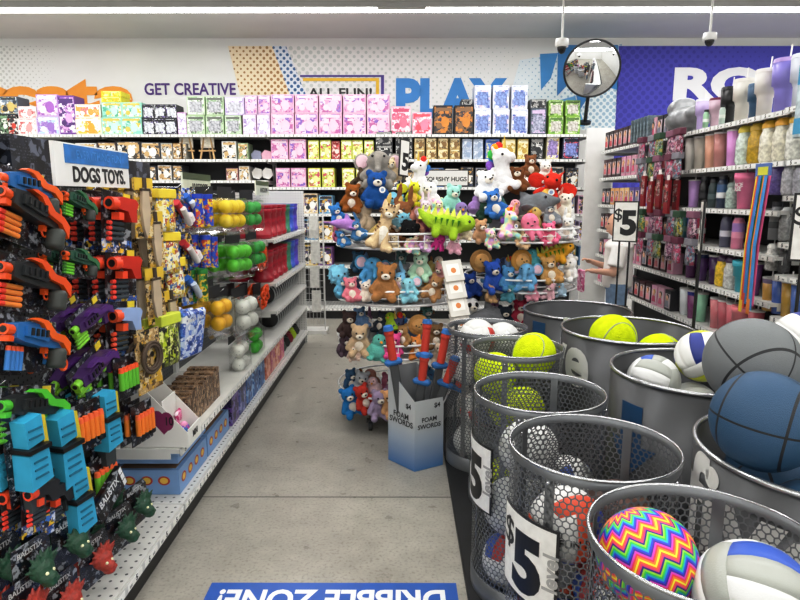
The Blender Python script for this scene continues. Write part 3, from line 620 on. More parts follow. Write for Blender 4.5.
    pk = T('doll_pouch', MB().box((0, 0, .06), (.10, .02, .13), bev=.008).mesh('doll_pouch', print_m(['e05a9a', 'f0a0c4', 'c83a7a', 'f6e0ea'], 30, .3)))
    spawn(pk, (GX - .055, 2.70, .405), 0, 'pink pouch standing behind the white tray', 'toy pouch', rot=(0, -.2, PI / 2))
    # base deck goods
    sn = MB().box((0, 0, .075), (.30, .40, .15)).box((0, 0, .149), (.26, .36, .004), 1)
    for k in range(3): sn.disc((-.08 + .08 * k, -.2012, .085), .028, 2).disc((-.08 + .08 * k, -.2016, .085), .019, 3)
    for k in range(4): sn.disc((.1506, -.14 + .09 * k, .08), .03, 2, axis='x').disc((.151, -.14 + .09 * k, .08), .02, 3, axis='x')
    sn.v = list(sn.v)
    snt = T('snack_box', sn.mesh('snack_box', [M('7ea6d6', .4, var=.08), M('8a6a50', .6), M('b8322c', .4), M('e8c04a', .4)]))
    for i, (y, z, w) in enumerate(((2.78, .142, 'on the base deck, nearer one below'), (2.78, .294, 'on the base deck, nearer one on top'), (3.19, .142, 'on the base deck, farther one below'))):
        spawn(snt, (GX - .19, y, z), 0, 'light blue printed box with red badges ' + w, 'box', 'light blue boxes on the base deck', (1, .98, .80 if i < 1 or i == 2 else .66))
    def gb(pal, d=(.16, .24, .20), nm='toy_box', sc=20): return T(nm, MB().box((0, 0, d[2] / 2), d, bev=.004).mesh(nm, print_m(pal, sc, .35)))
    seq = [(3.50, .16, .22, ['3a2a5a', '241c3c', '6a4a9a', '8a7ac0'], 'violet printed toy box'), (3.68, .16, .20, ['2a2c50', '1d1f38', '5a60a0', '9aa0d0'], 'indigo printed toy box'), (3.86, .16, .21, ['5a86c8', '3a5a9a', '9ac0e8', '2a3a66'], 'pale blue printed toy box'),
           (4.04, .16, .22, ['5a8ccc', '3f6ab0', 'a0c8ec', '2a4a86'], 'blue printed toy box'), (4.22, .16, .22, ['4f82c4', '35609f', '98c0e4', '2a4a86'], 'sky blue printed toy box'),
           (4.42, .16, .23, ['c86a4a', 'e09070', 'd04a6a', 'f0b8a0'], 'coral printed toy box'), (4.60, .16, .23, ['c8707a', 'e0a090', 'c04a7a', 'f0b8a0'], 'rose printed toy box'), (4.78, .16, .23, ['d07a5a', 'e8a880', 'c85a7a', 'f4c8b0'], 'peach printed toy box'), (4.96, .16, .23, ['c86a6a', 'e09a8a', 'd04a8a', 'f0b0b0'], 'pink coral printed toy box')]
    for y, w_, h, pal, nm in seq:
        spawn(gb(pal, (.26, w_, h)), (GX - .16, y, .142), 0, nm + ' standing on the base deck', 'toy box')
    for i, (y, c, nm) in enumerate(((5.22, '5a6a62', 'grey'), (5.40, '1d1e20', 'black'), (5.56, '8a2a3a', 'red'), (5.72, 'b8d82c', 'lime'), (5.90, '26282c', 'charcoal'))):
        k = MB().cyl((0, -.07, .05), (0, .07, .05), .018, n=10).cyl((0, -.085, .05), (0, -.045, .05), .049, n=8).cyl((0, .045, .05), (0, .085, .05), .049, n=8)
        spawn(T('hand_weight', k.mesh('hand_weight', M(c, .4))), (GX - .10, y, .143), .3, f'{nm} hand weight lying on the base deck', 'hand weight')
    # the runs themselves
    hk = [[(y - c, z) for y, z in HOOKS if a <= y < b] for a, b, c in ((1.0, 2.5, 1.85), (2.5, 3.7, 3.1), (3.7, 4.9, 4.3), (4.9, 6.2, 5.5))]
    for i, (a, b, sh, w) in enumerate(((1.2, 2.5, [], 'nearest the viewer, hung with foam blasters'), (2.5, 3.7, [(.40, .46)], 'holding the display tray'), (3.7, 4.6, [(.40, .46)], 'holding the ball packs'), (4.6, EY, [(.40, .46), (.62, .46), (.84, .46), (1.18, .46)], 'holding tubs and black discs'))):
        L = b - a; c = (a + b) / 2
        if i == 2: hh = [(y - c, z) for y, z in HOOKS if a <= y < 4.6]
        elif i == 3: hh = []
        else: hh = [(y - c, z) for y, z in HOOKS if a <= y < b]
        gondola('peg_display', L - .004, .46, 1.54, sh, (GX, c, 0), PI / 2, f'long black based shelving bay {w}', 'toy aisle shelving', PEG if i < 3 else PEGW, endp=(0, PEGW if i == 3 else 0), hooks=hh)
build_left()
# ------------------------------------------------------------------ back shelving and its boxes
BY = 7.40
BSH = [2.24, 1.95, 1.62, 1.30, .98, .66]
def art_box(nm, w, h, d, base, pal, window=None, sc=None, title=None):
    mb = MB().box((0, 0, h / 2), (w, d, h), 0, bev=.003)
    mb.box((0, -d / 2 - .0006, h * .5), (w * .90, .0012, h * .90), 1)
    mb.box((0, -d / 2 - .0012, h * .86), (w * .82, .0012, h * .12), 2)
    mb.disc((w * .12, -d / 2 - .0022, h * .42), min(w, h) * .27, 3, 16, sx=.8); mb.disc((-w * .2, -d / 2 - .0022, h * .3), min(w, h) * .16, 2, 14)
    ps = []
    if window: ps.append(('window', MB().box((0, -d / 2 - .003, h * .44), (w * .7, .003, h * .56), bev=.001).mesh('window', M(window, .15, var=.5, scale=40))))
    return T(nm, mb.mesh(nm, [M(base, .45, var=.05), print_m(pal, sc or 5.2 / w, .35), M(pal[-1], .4), M(pal[1], .4)]), ps)
_cnt = {}
def bbox(u0, u1, v0, v1, sh, base, pal, desc, cat='toy box', window=None, d=.24, yo=.03):
    """a box on shelf height sh filling this stretch of the shelf"""
    y = BY + yo; a = P(u0, v1, Y=y); b = P(u1, v0, Y=y); w = b.x - a.x - .008; h = max(.06, b.z - a.z)
    z = sh + .001
    t = art_box('toy_box', w, h, d, base, pal, window)
    return t, (a.x + b.x) / 2, y + d / 2, z, w, h
def row(items, sh, shelf_name, stack=None):
    """items: (u0,u1,v0,v1,base,pal,colour words[,window]); boxes stand on sh or on the box below"""
    tops = []
    for it in items:
        u0, u1, v0, v1, base, pal, words = it[:7]; win = it[7] if len(it) > 7 else None
        t, x, y, z, w, h = bbox(u0, u1, v0, v1, sh, base, pal, words, window=win)
        for a, b, top in tops:
            if a < x < b: z = max(z, top + .0015)
        n = _cnt.get((words, shelf_name), 0); _cnt[(words, shelf_name)] = n + 1
        spawn(t, (x, y, z), 0, f'{words} on {shelf_name}, {ORD[n]} of its kind along', 'toy box', f'boxes on {shelf_name}')
        tops.append((x - w / 2, x + w / 2, z + h))
def build_back():
    pk = ['d9b4d6', 'b78ac8', 'f0dcea', 'c79ac0', '8a6ab8']; wb = ['2a2c36', 'd8dce0', '6a5a90', 'e8e8ec', '1b1c22']; mint = ['8fd0bc', 'b8e4d4', '5aa890', 'e8f4ee', 'd2c060']
    ln = ['b6cfae', 'e8ece4', '8aa884', 'd8dcd8', '6a7068']; li = ['c0b0d8', 'e4dcf0', 'a08cc0', 'd8cce8', 'f0ecf6']; pn = ['dc9cbc', 'e8c0d4', 'b86a9c', '8a6ab8', 'e8cede']
    yg = ['d0d84a', 'e4e8a0', 'a0b030', 'c84a6a', 'f2f2d8']; bw = ['1e2024', '2c2e32', 'd8d8d4', '15161a', '9a9a98']; tan = ['c0a468', '8a6a3c', 'd8c490', '4a3a2a', 'e8dcb8']
    top = 'the top back shelf'; L = []
    L += [(-40, -20, 112, 134, '3a5a3a', ['4a7a4a', 'e8e8e0', '2a2c2a', '8ab08a'], 'dark green box'), (-20, -1, 112, 134, '2a2c2e', ['3a3c3e', 'e8e8e0', '6a8a6a', '1a1b1c'], 'black and white box')]
    L += [(0, 8, 114, 134, '2a3a2c', ['4a6a4a', 'e0e4da', '1b1d1b', '7a9a7a'], 'narrow green and black box'), (8, 17, 114, 134, '1f2124', ['3a3c40', 'c84a3a', 'e8e8e4', '2a2b2e'], 'narrow black box'), (0, 17, 95, 113, '5a6a7a', ['7a8a9a', 'c8b070', 'dfe4e8', '3a4048'], 'grey blue box')]
    L += [(18, 36, 118, 134, 'e8dcda', ['f0e8e4', 'd8a0a0', 'c87070', 'f4f0ee'], 'white and coral box'), (18, 36, 105, 117, 'e8dcda', ['f0e8e4', 'd8a0a0', 'c87070', 'f4f0ee'], 'white and coral box'),
          (37, 59, 116, 134, 'cdb8de', ['d8c8e8', '9a7ac0', 'b0d0e8', 'f0ecf4'], 'lilac and blue box'), (37, 57, 93, 115, 'c4a6d6', ['e0d0ea', 'a06ab8', 'e8c8d8', 'f4eef6'], 'lilac craft box'), (60, 74, 95, 134, '7a4a9a', ['9a6ab8', 'd8a8d8', 'e8e0ee', '5a3a7a'], 'tall purple box')]
    L += [(75, 101, 117, 134, 'ece2cc', ['f2ece0', 'e8a040', 'd8c04a', 'f6f2e8'], 'white and orange oval box'), (75, 100, 103, 116, 'ece6da', ['f2f0ea', 'e8a050', 'd87a7a', 'f8f6f0'], 'white and orange craft box')]
    for r_, (v0, v1) in enumerate(((117, 134), (101, 116))):
        for u0 in (102, 122): L.append((u0, u0 + 19.5, v0, v1, 'a0d8c4', mint, 'mint activity box'))
    L += [(101, 121, 95, 100.5, 'e8d82c', ['f0e04a', 'd0b81c', '7ab04a', 'f8f0a0'], 'flat yellow box'), (101, 121, 89, 94.5, 'e8d82c', ['f0e04a', 'd0b81c', '7ab04a', 'f8f0a0'], 'flat yellow box')]
    for r_, (v0, v1) in enumerate(((118, 134), (103, 117))):
        for u0 in (143, 154.3, 165.6): L.append((u0, u0 + 11, v0, v1, '33343c', wb, 'black and white craft box', 'c8ccd4'))
    for v0, v1 in ((115, 134), (95, 114)):
        for u0 in (187, 206): L.append((u0, u0 + 17.5, v0, v1, 'b4cca8', ln, 'pale green windowed box', 'a8aab0'))
    L += [(178, 186, 112, 134, 'd0a8d0', li, 'narrow lilac box'), (225, 241, 115, 134, 'b4cca8', ln, 'pale green windowed box', 'a8aab0'), (225, 244, 96, 114, 'c8bce0', li, 'lilac windowed box', 'b8b8c4')]
    for r_, (v0, v1) in enumerate(((114, 134), (94, 113))):
        for u0, u1 in ((245, 257), (258, 270)) if r_ else ((243, 256), (257, 270)): L.append((u0, u1, v0, v1, 'd8bcd8', pn if r_ else li, 'pale pink box'))
    for v0, v1 in ((113, 134), (93, 112)):
        for i in range(5): L.append((271 + i * 24, 294 + i * 24, v0, v1, 'e2b6ce', pn, 'pink box with violet cone'))
    L += [(391, 411, 106, 134, 'e8b4c4', ['f0ccd8', 'd87a90', 'f6e4ea', 'c85a7a'], 'rose pink box'), (412, 432, 112, 134, 'eab8c8', ['f2d4dc', 'd88aa0', 'f6e8ec', 'e05a6a'], 'rose pink box')]
    L += [(433, 453, 105, 134, '1d1d22', ['26262c', 'd08a3a', '3a3a44', '8a6a4a'], 'black box with orange picture'), (454, 474, 105, 134, '1d1d22', ['26262c', 'd08a3a', '3a3a44', '8a6a4a'], 'black box with orange picture'), (461, 473, 98, 104, '2a2a30', bw, 'small black box')]
    for v0, v1 in ((109, 134), (84, 108)):
        for u0 in (474, 492.5, 511): L.append((u0, u0 + 17.5, v0, v1, 'dcdfea', ['b0bcdc', '5a6ab0', '8a9ac8', 'e8c8d0', 'eef0f6'], 'white doll box with blue figure', '7a8cc0'))
    L += [(530, 547, 108, 134, '55606c', ['6a7684', '9aa6b4', '3a424c', 'c8b0d0'], 'slate windowed box', '9a9cb0'), (530, 547, 98, 107, '5a5f66', bw, 'flat slate box')]
    for v0, v1 in ((116, 134), (99, 115)):
        for u0 in (548, 565): L.append((u0, u0 + 16, v0, v1, '8ab04a', ['9ac05a', '6a9a3a', 'd8e4c0', '5a7a3a'], 'green framed box', 'b8b4ac'))
    row(L, BSH[0], top)
    # second shelf
    L = []
    for u0, u1 in ((271, 288), (289, 306)): L.append((u0, u1, 139, 159, 'dca8c4', pn, 'pink box'))
    for u0 in (308, 320, 341, 352): L.append((u0, u0 + 11, 140, 159, 'cfd65a', yg, 'yellow green box'))
    L += [(331.5, 340, 141, 159, 'b84a4a', ['c85a5a', 'e8d8d0', '8a2a2a'], 'red box'), (364, 374, 140, 159, 'c4d04a', yg, 'yellow green box')]
    for v0, v1 in ((145, 159), (130, 144)):
        for u0 in (375, 395): L.append((u0, u0 + 18, v0, v1, '26272a', bw, 'black label box'))
    for v0, v1 in ((149, 159), (137, 148)):
        for i in range(4): L.append((414 + 11.8 * i, 425 + 11.8 * i, v0, v1, 'c0a468', tan, 'tan game box'))
    for v0, v1 in ((149, 159), (138, 148)):
        for u0 in (462, 473): L.append((u0, u0 + 10.5, v0, v1, 'b8c4d4', ['c8d2e0', '98a8c0', 'e0e6ee', 'a8b4c8'], 'pale blue box'))
    L += [(485, 500, 139, 159, '5a7ac0', ['6a8ad0', 'd8d0a0', '3a5a9a'], 'blue game box'), (501, 516, 139, 159, 'd8c478', ['e0d090', 'b89a4a', 'f0e8c8'], 'straw yellow box'), (517, 529, 139, 159, 'd0b868', ['e0d090', 'b89a4a', 'f0e8c8'], 'straw yellow box'),
          (530, 544, 138, 159, '24262a', bw, 'dark toy box'), (546, 560, 134, 159, 'd8d0a8', ['e8e0c0', '8a7ac0', 'c0a040', 'f4f0e0'], 'cream doll box', '9a8ab8'), (562, 580, 137, 159, '2a3048', ['3a4a8a', 'c8d0e8', 'd85a6a', '1b2038'], 'navy doll box', '8a94c4')]
    row(L, BSH[1], 'the second back shelf')
    L = []
    for u0, u1 in ((276, 290), (291, 306)): L.append((u0, u1, 167, 186, 'dcaac6', pn, 'pink box'))
    for u0 in (308, 322, 342, 356): L.append((u0, u0 + 12.5, 167, 186, 'd4d860', yg, 'yellow green box'))
    for i, u0 in enumerate(range(370, 580, 15)):
        c = ['8a8c98', '4a5a7a', 'd8c8a8', '9a4a4a', '5a7aa8', 'e0dcd4', '3a3c44'][i % 7]; L.append((u0, u0 + 14, 166 + i % 3, 186, c, [c, 'e8e4da', '3a4a6a', 'c8a05a', '2a2c32'], ['grey', 'navy', 'sand', 'maroon', 'blue', 'white', 'charcoal'][i % 7] + ' printed box'))
    row(L, BSH[2], 'the third back shelf')
    for k, sh in enumerate(BSH[3:6]):
        L = []; v = [224, 262, 298][k]
        for i, u0 in enumerate(list(range(274, 334, 15)) + list(range(545, 580, 16))):
            c = [['e0b0c4', 'c84a5a', 'e8d8c0', '7ab0d0', 'd86a9a', '8a9ab0'], ['d8c8e0', 'e07a8a', '6aa0c8', 'e8d0a0', 'c04a6a', '9a8ac0'], ['6a9ac8', 'd8a8c8', 'e0c878', '8a5a9a', 'c85a4a', '5a8a7a']][k][i % 6]
            L.append((u0, u0 + 14, v - 18 - i % 3, v, c, [c, 'f0ece6', '5a4a7a', 'd8b04a', '2a2c32'], [['blush', 'crimson', 'cream', 'sky', 'magenta', 'steel'], ['lavender', 'salmon', 'azure', 'buff', 'ruby', 'mauve'], ['blue', 'orchid', 'mustard', 'plum', 'brick', 'teal']][k][i % 6] + ' printed box'))
        row(L, sh, f'the {ORD[3 + k]} back shelf')
    # craft goods hanging under the top shelf at the toy end
    z2 = 1.95
    es = MB()
    for sx in (-1, 1): es.cyl((sx * .04, 0, .30), (sx * .085, -.03, 0), .012, n=6)
    es.cyl((0, .02, .30), (0, .10, 0), .012, n=6).box((0, -.02, .12), (.20, .03, .02)).box((0, 0, .24), (.16, .02, .16), 1)
    est = T('table_easel', es.mesh('table_easel', [M('c9a878', .6), M('e6e0d2', .5, var=.2, scale=30)]))
    for i, u in enumerate((188, 209)):
        p = P(u, 172, Y=BY + .12); spawn(est, (p.x, p.y, 1.952), 0, 'small wooden tabletop easel on the craft shelf, ' + ('nearer the hexagon tiles' if i else 'nearer the dark cartons'), 'easel', scale=(1.0, 1, .86))
    hx = T('hexagon_canvas', MB().cyl((0, -.02, .075), (0, .02, .075), .085, n=6, smooth=False).mesh('hexagon_canvas', M('d8d6d8', .6)))
    for i, (u, z, c, w) in enumerate(((257, 1.93, '8a8ca0', 'grey hexagon tile on the upper tile shelf'), (267, 1.93, 'd8a8b8', 'pink hexagon tile on the upper tile shelf'), (257, 1.72, 'd6d4d0', 'white hexagon tile in the middle row beside the folded cards'), (267, 1.72, 'e4e2de', 'white hexagon tile in the middle row beside the pink boxes'))):
        p = P(u, 160, Y=BY + .1); spawn(hx, (p.x, p.y, z), 0, w, 'craft tile', scale=.85, mats={('hexagon_canvas', 0): M(c, .6)})
    rest = [(76, 96, 142, 166, 'e0dcd8', 'white craft box'), (98, 116, 141, 168, '4a3230', 'brown craft box'), (117, 140, 140, 168, '2c2a2c', 'black craft box'), (141, 160, 141, 158, '3a3e44', 'charcoal craft box'), (161, 172, 142, 158, 'b0b2b0', 'grey craft box'), (173, 181, 142, 158, '8a6a3a', 'amber craft box'),
            (222, 236, 140, 158, 'dfe0dc', 'white craft box'), (183, 186, 142, 158, '8a8a80', 'thin grey box'), (238, 248, 142, 158, '9ab08a', 'sage craft box')]
    L = [(a, b, c, 158, k, [k, 'e4e2de', '2a2c30', 'c8a878'], w) for a, b, c, d_, k, w in rest]
    row(L, 1.95, 'the craft shelf under the mint boxes')
    rest = [(141, 156, 164, 178, '4a4e54', 'charcoal craft box'), (158, 171, 163, 178, 'e4e2de', 'white craft box'), (173, 182, 163, 178, '3a3c40', 'black craft box'), (226, 238, 166, 178, 'a87a7a', 'dusty rose craft box'), (239, 249, 164, 178, 'e8e4dc', 'white craft box')]
    L = [(a, b, c, 178, k, [k, 'e4e2de', '2a2c30', 'c8a878'], w) for a, b, c, d_, k, w in rest]
    row(L, 1.70, 'the lower craft shelf')
    bays = [(-5.2, -3.6), (-3.6, -1.62), (-1.62, .3), (.3, 2.24)]
    for i, (a, b) in enumerate(bays):
        sh = [(z, .44) for z in BSH] if i >= 2 else [(2.24, .44), (1.95, .44), (1.70, .44), (1.45, .44), (1.1, .44), (.7, .44)]
        gondola('back_shelving', b - a - .006, .50, 2.26, [(z, d) for z, d in sh], ((a + b) / 2, BY - .06, 0), 0, 'black backed wall shelving bay ' + ['far beyond the foam blasters', 'behind the toys sign', 'behind the elephant topped plush tower', 'behind the unicorn topped plush tower'][i], 'back wall shelving', M('2a2b2d', .7))
    # wire literature rack at the end of the toy aisle
    wr = MB()
    for x in (-.13, .13): wr.cyl((x, 0, 0), (x, 0, 1.36), .008, n=6)
    for i in range(18): wr.tube([(-.13, 0, .1 + .07 * i), (.13, 0, .1 + .07 * i)], .003, 4)
    for i in range(7): wr.tube([(-.12 + .04 * i, 0, .1), (-.12 + .04 * i, 0, 1.3)], .003, 4)
    wr.box((0, .05, .02), (.30, .24, .04))
    o = spawn(T('wire_rack', None, [('wire_panel', wr.mesh('wire_panel', M('d8d8d6', .4)))]), (-.98, 6.55, 0), 0, 'narrow white wire rack behind the end of the toy aisle', 'rack')
    cd_ = T('hang_card', MB().box((0, -.02, -.12), (.10, .02, .24)).mesh('hang_card', M('dcdcd8', .6, var=.12, scale=30)))
    for i in range(4): spawn(cd_, (-.95 + .015 * (i % 2), 6.52, 1.30 - .27 * i), 0, f'white carded item on the narrow wire rack, {ORD[i]} from its top', 'carded item')
build_back()
# ------------------------------------------------------------------ drinkware and doll run
RX = 2.20
def rp(u, v, x=RX + .08): p = P(u, v, X=x); return p.y
def t_handle_cup(c, lid='e4e2de', dark=None):
    m = MB().lathe([(0, 0), (.034, 0), (.036, .09), (.042, .11), (.050, .115), (.053, .21), (.0, .21)], 18)
    h = MB().tube([(.05, 0, .19), (.085, 0, .185), (.092, 0, .15), (.08, 0, .12), (.05, 0, .12)], .008, 6)
    return T('handle_tumbler', m.mesh('handle_tumbler', M(c, .35)), [('handle', h.mesh('handle', M(dark or c, .4))), ('lid', MB().cyl((0, 0, .21), (0, 0, .228), .054, .05, 18).mesh('lid', M(lid, .35))), ('straw', MB().cyl((.015, 0, .22), (.02, 0, .29), .004, n=6).mesh('straw', M('e8e6e2', .3)))])
def t_straw_cup(c, text=None):
    m = MB().lathe([(0, 0), (.038, 0), (.046, .10), (.056, .105), (.060, .165), (.066, .17), (.068, .20), (0, .20)], 20)
    ps = [('lid', MB().cyl((0, 0, .20), (0, 0, .21), .066, n=20).mesh('lid', M(c, .35))), ('straw', MB().cyl((0, 0, .205), (.006, 0, .27), .004, n=6).mesh('straw', M(c, .3)))]
    if text:
        q = MB().text('SPACE', .032, (0, -.0012, .14), 0, .02, ext=.0003).text('CASE', .032, (0, -.0012, .115), 0, .02, ext=.0003)
        ps.append(('lettering', bend(q, .0575, 0).mesh('lettering', WHITE)))
    return T('straw_cup', m.mesh('straw_cup', M(c, .35)), ps)
def t_bottle(c, band, c2=None):
    m = MB().lathe([(0, 0), (.036, 0), (.037, .17), (.028, .19), (.026, .2), (0, .2)], 16)
    if c2: m.lathe([(.0372, .085), (.0376, .165)], 16, 1)
    return T('drink_bottle', m.mesh('drink_bottle', [M(c, .3), M(c2 or c, .3)]), [('cap', MB().cyl((0, 0, .2), (0, 0, .23), .028, n=14).mesh('cap', M('2c2e34', .4))), ('label_band', MB().lathe([(.0378, .07), (.0382, .11)], 16).mesh('label_band', M(band, .5)))])
def t_jar(c, lid):
    m = MB().lathe([(0, 0), (.042, 0), (.05, .02), (.05, .14), (.04, .165), (.042, .18), (0, .18)], 18)
    return T('drink_jar', m.mesh('drink_jar', M(c, .12, var=.35, scale=45)), [('lid', MB().lathe([(.044, .18), (.044, .2), (.03, .22), (0, .222)], 18).mesh('lid', M(lid, .3))), ('straw', MB().cyl((.01, 0, .2), (.014, 0, .27), .004, n=6).mesh('straw', M('d8d8d4', .3)))])
def t_tall(c, top=None, gl=.25):
    m = MB().lathe([(0, 0), (.034, 0), (.046, .2), (0, .2)], 16)
    if top: m.lathe([(.0372, .07), (.0462, .199)], 16, 1)
    return T('tall_tumbler', m.mesh('tall_tumbler', [M(c, gl), M(top or c, gl)]), [('lid', MB().cyl((0, 0, .2), (0, 0, .21), .047, n=16).mesh('lid', M('cfcdca', .3, var=.05))), ('straw', MB().cyl((.01, 0, .2), (.014, 0, .27), .004, n=6).mesh('straw', M('e2dedc', .3)))])
def t_dollbox(base, fig, hair):
    w, h = .11, .17
    mb = MB().box((0, .04, h / 2), (w, .08, h), 0).box((0, -.0006, h * .47), (w * .8, .0012, h * .7), 1)
    f = MB().sph((0, -.004, .105), (.022, .008, .024), 1, 10, 7).sph((0, -.0, .115), (.028, .008, .024), 2, 10, 7).prism([(-.018, .08), (.018, .08), (.03, .03), (-.03, .03)], -.008, -.001, 0)
    return T('doll_box', mb.mesh('doll_box', [M(base, .45), M('d8c8cc', .2, var=.2)]), [('figure', f.mesh('figure', [M(fig, .5), M('e0b090', .5), M(hair, .6)]))])
def put(t, u, v, z, label, cat, grp=None, scale=1, rz=None, x=RX + .09):
    grp = grp or f'{cat} items at {round(z * 100)} centimetres on the drinkware run'
    spawn(t, (x, rp(u, v, x), z + .002), -PI / 2 + (RN.uniform(-.2, .2) if rz is None else rz), label, cat, grp, scale)
def build_right():
    Z1, Z2, Z3, Z4, Z5, Z6 = 2.0, 1.71, 1.42, 1.15, .87, .56
    row_ = lambda k: ['the top drinkware shelf', 'the second drinkware shelf', 'the third drinkware shelf', 'the fourth drinkware shelf', 'the fifth drinkware shelf', 'the lowest drinkware shelf'][k]
    # tall cups on the top shelf
    for u, c, lid, dk, w, s in [(702, 'b8a8d0', 'd8d8e4', 'e4e4ea', 'lilac handled tumbler with white lid', 1.0), (715, 'c8aebc', '7a2a4a', '7a2a4a', 'rose handled tumbler with wine lid', .9), (728, '1d1d20', '26262a', '1b1b1e', 'black handled tumbler', 1.1), (741, 'd2cec6', 'dedad2', 'dedad2', 'cream handled tumbler', 1.2), (754, '3a5a78', '4a6a88', '3a5a78', 'slate blue handled tumbler', .95), (763, 'd6d2cc', 'e4e0da', 'd6d2cc', 'ivory handled tumbler', 1.25), (781, '8f86cc', 'b09ad0', '9a8ad0', 'violet handled tumbler', 1.35), (799, 'c8ccd8', 'd8dce4', 'c8ccd8', 'silver handled tumbler', 1.3)]:
        put(t_handle_cup(c, lid, dk), u, 118, Z1, f'{w} on {row_(0)}', 'tumbler', None, s, rz=1.75)
    for i, (u, c, w) in enumerate(((706, 'a8d0b0', 'mint'), (722, 'c8d8d0', 'pale green'))): put(t_bottle(c, 'e0e8e0'), u, 118, Z1, f'short {w} bottle in front of the tumblers on {row_(0)}', 'bottle', None, .55, x=RX + .03)
    for u, t, w in [(691, t_tall('d8d4cc'), 'white textured tumbler'), (700, t_tall('cfc8bc'), 'sand textured tumbler'), (711, t_tall('d8a890'), 'copper textured tumbler'), (720, t_tall('c08a84'), 'rose gold textured tumbler'), (733, t_tall('dca0d8'), 'pink lilac tumbler'), (744, t_jar('c8d4cc', 'd8c84a'), 'clear jar with yellow lid'), (756, t_jar('b89a2c', 'c8a83a'), 'amber glass jar'), (768, t_jar('dcd8c8', 'e8b83a'), 'clear jar with orange lid'), (781, t_jar('d4d0c0', 'e8b03a'), 'clear speckled jar with orange lid'), (795, t_jar('d8d8d0', 'e0b84a'), 'tall clear jar with gold lid')]:
        put(t, u, 160, Z2, f'{w} on {row_(1)}', 'drinkware', None, 1.15)
    for u, t, w, s in [(693, t_tall('c8a0dc'), 'lilac tumbler', 1), (703, t_bottle('1b1b1e', '2a2a2e'), 'black bottle', 1), (712, t_bottle('3a4a4c', '5a6a6c'), 'dark teal bottle', .9), (721, t_bottle('2e3c54', 'e0e0e0', '4a6a94'), 'navy bottle with white band', 1), (731, t_jar('a8b8b0', '8a9a94'), 'small grey glass jar', .8), (744, t_straw_cup('e07aa0', True), 'pink straw cup with white lettering', 1.12)]:
        put(t, u, 207, Z3, f'{w} on {row_(2)}', 'drinkware', None, s, rz=0)
    for u, t, w in [(681, t_bottle('7ab8c0', 'a8d8c0'), 'small aqua bottle'), (691, t_bottle('3f6ac8', 'd8dce8'), 'blue bottle with white band'), (699, t_bottle('c83a5a', 'e8d8dc'), 'crimson bottle with white band'), (725, t_bottle('5a5a70', 'd0d0d8'), 'grey violet bottle'), (737, t_bottle('e08aa8', 'e8a0b8', 'b08ac8'), 'pink and violet bottle'), (752, t_bottle('7a8a9a', 'c8ccd0'), 'steel bottle')]:
        put(t, u, 243, Z4, f'{w} on {row_(3)}', 'bottle', None, 1.05)
    for u, t, w in [(690, t_tall('6a3a6a', '3a3f6a'), 'dark plum tumbler'), (701, t_tall('5a3a70', '2f3560'), 'deep violet tumbler'), (714, t_tall('4a2f5a'), 'aubergine tumbler'), (722, t_jar('d8b83a', '4a3050'), 'gold cup with purple lid'), (731, t_jar('c8c8c4', '4a3050'), 'silver cup with purple lid'), (742, t_straw_cup('3fb0c0'), 'turquoise cup with domed lid'), (754, t_tall('8a5a9a'), 'mauve tumbler')]:
        put(t, u, 280, Z5, f'{w} on {row_(4)}', 'drinkware', None, 1.0)
    for u, t, w in [(684, t_tall('dfe4e6'), 'white tumbler'), (692, t_tall('8a4a7a', '3a3f8a'), 'violet blue tumbler'), (700, t_tall('9ad0b0'), 'mint tumbler'), (716, t_tall('e08a90'), 'coral pink tumbler'), (724, t_tall('c86a74'), 'dusty red tumbler'), (733, t_tall('d87a84'), 'rose tumbler'), (742, t_straw_cup('e4848c'), 'salmon pink straw cup'), (756, t_tall('b85a64'), 'brick pink tumbler')]:
        put(t, u, 318, Z6, f'{w} on {row_(5)}', 'tumbler', None, 1.05)
    # near bay, set at other heights
    for u, v, z, t, w, s in [(776, 195, 1.51, t_jar('6a5a9a', '8a7ab8'), 'violet plastic jug', 1.0), (789, 195, 1.51, t_jar('c8c8cc', 'a8a8ac'), 'clear plastic jug', .95), (800, 195, 1.51, t_jar('b0b0b8', '8a8a90'), 'grey plastic jug', .9), (775, 230, 1.24, t_bottle('8a8c90', '4a4c50'), 'grey cup with black circle', 1.0), (787, 230, 1.24, t_jar('9a9c9c', 'c0c2c2'), 'grey glass jar', .9), (799, 230, 1.24, t_jar('b0b2b2', 'c0c2c2'), 'pale glass jar', .9),
                               (773, 250, 1.05, t_jar('d8d8d4', 'e8e8e4'), 'white mug', .75), (786, 250, 1.05, t_jar('4a4a4c', '2a2a2c'), 'black mug', .7), (770, 290, .80, t_tall('c89a4a', '8a7a9a'), 'amber and violet tumbler', 1.0), (780, 290, .80, t_tall('4a6ab8'), 'royal blue tumbler', 1.0), (790, 290, .80, t_tall('c8a04a'), 'honey tumbler', 1.0), (800, 290, .80, t_tall('5a7ac0'), 'denim blue tumbler', 1.0)]:
        put(t, u, v, z, f'{w} in the near drinkware bay', 'drinkware', None, s)
    # far bay: boxed dolls
    far = [('2a2226', 'c8505a', '2a1c18'), ('4a2a30', 'd07a80', '5a3a24'), ('3a2428', 'e0a0a8', '8a5a3a'), ('d8a0b8', 'c04a6a', 'c89a5a'), ('e0b0c0', 'd86a8a', '3a2a24'), ('2c2c30', '8a8c98', '1c1c20')]
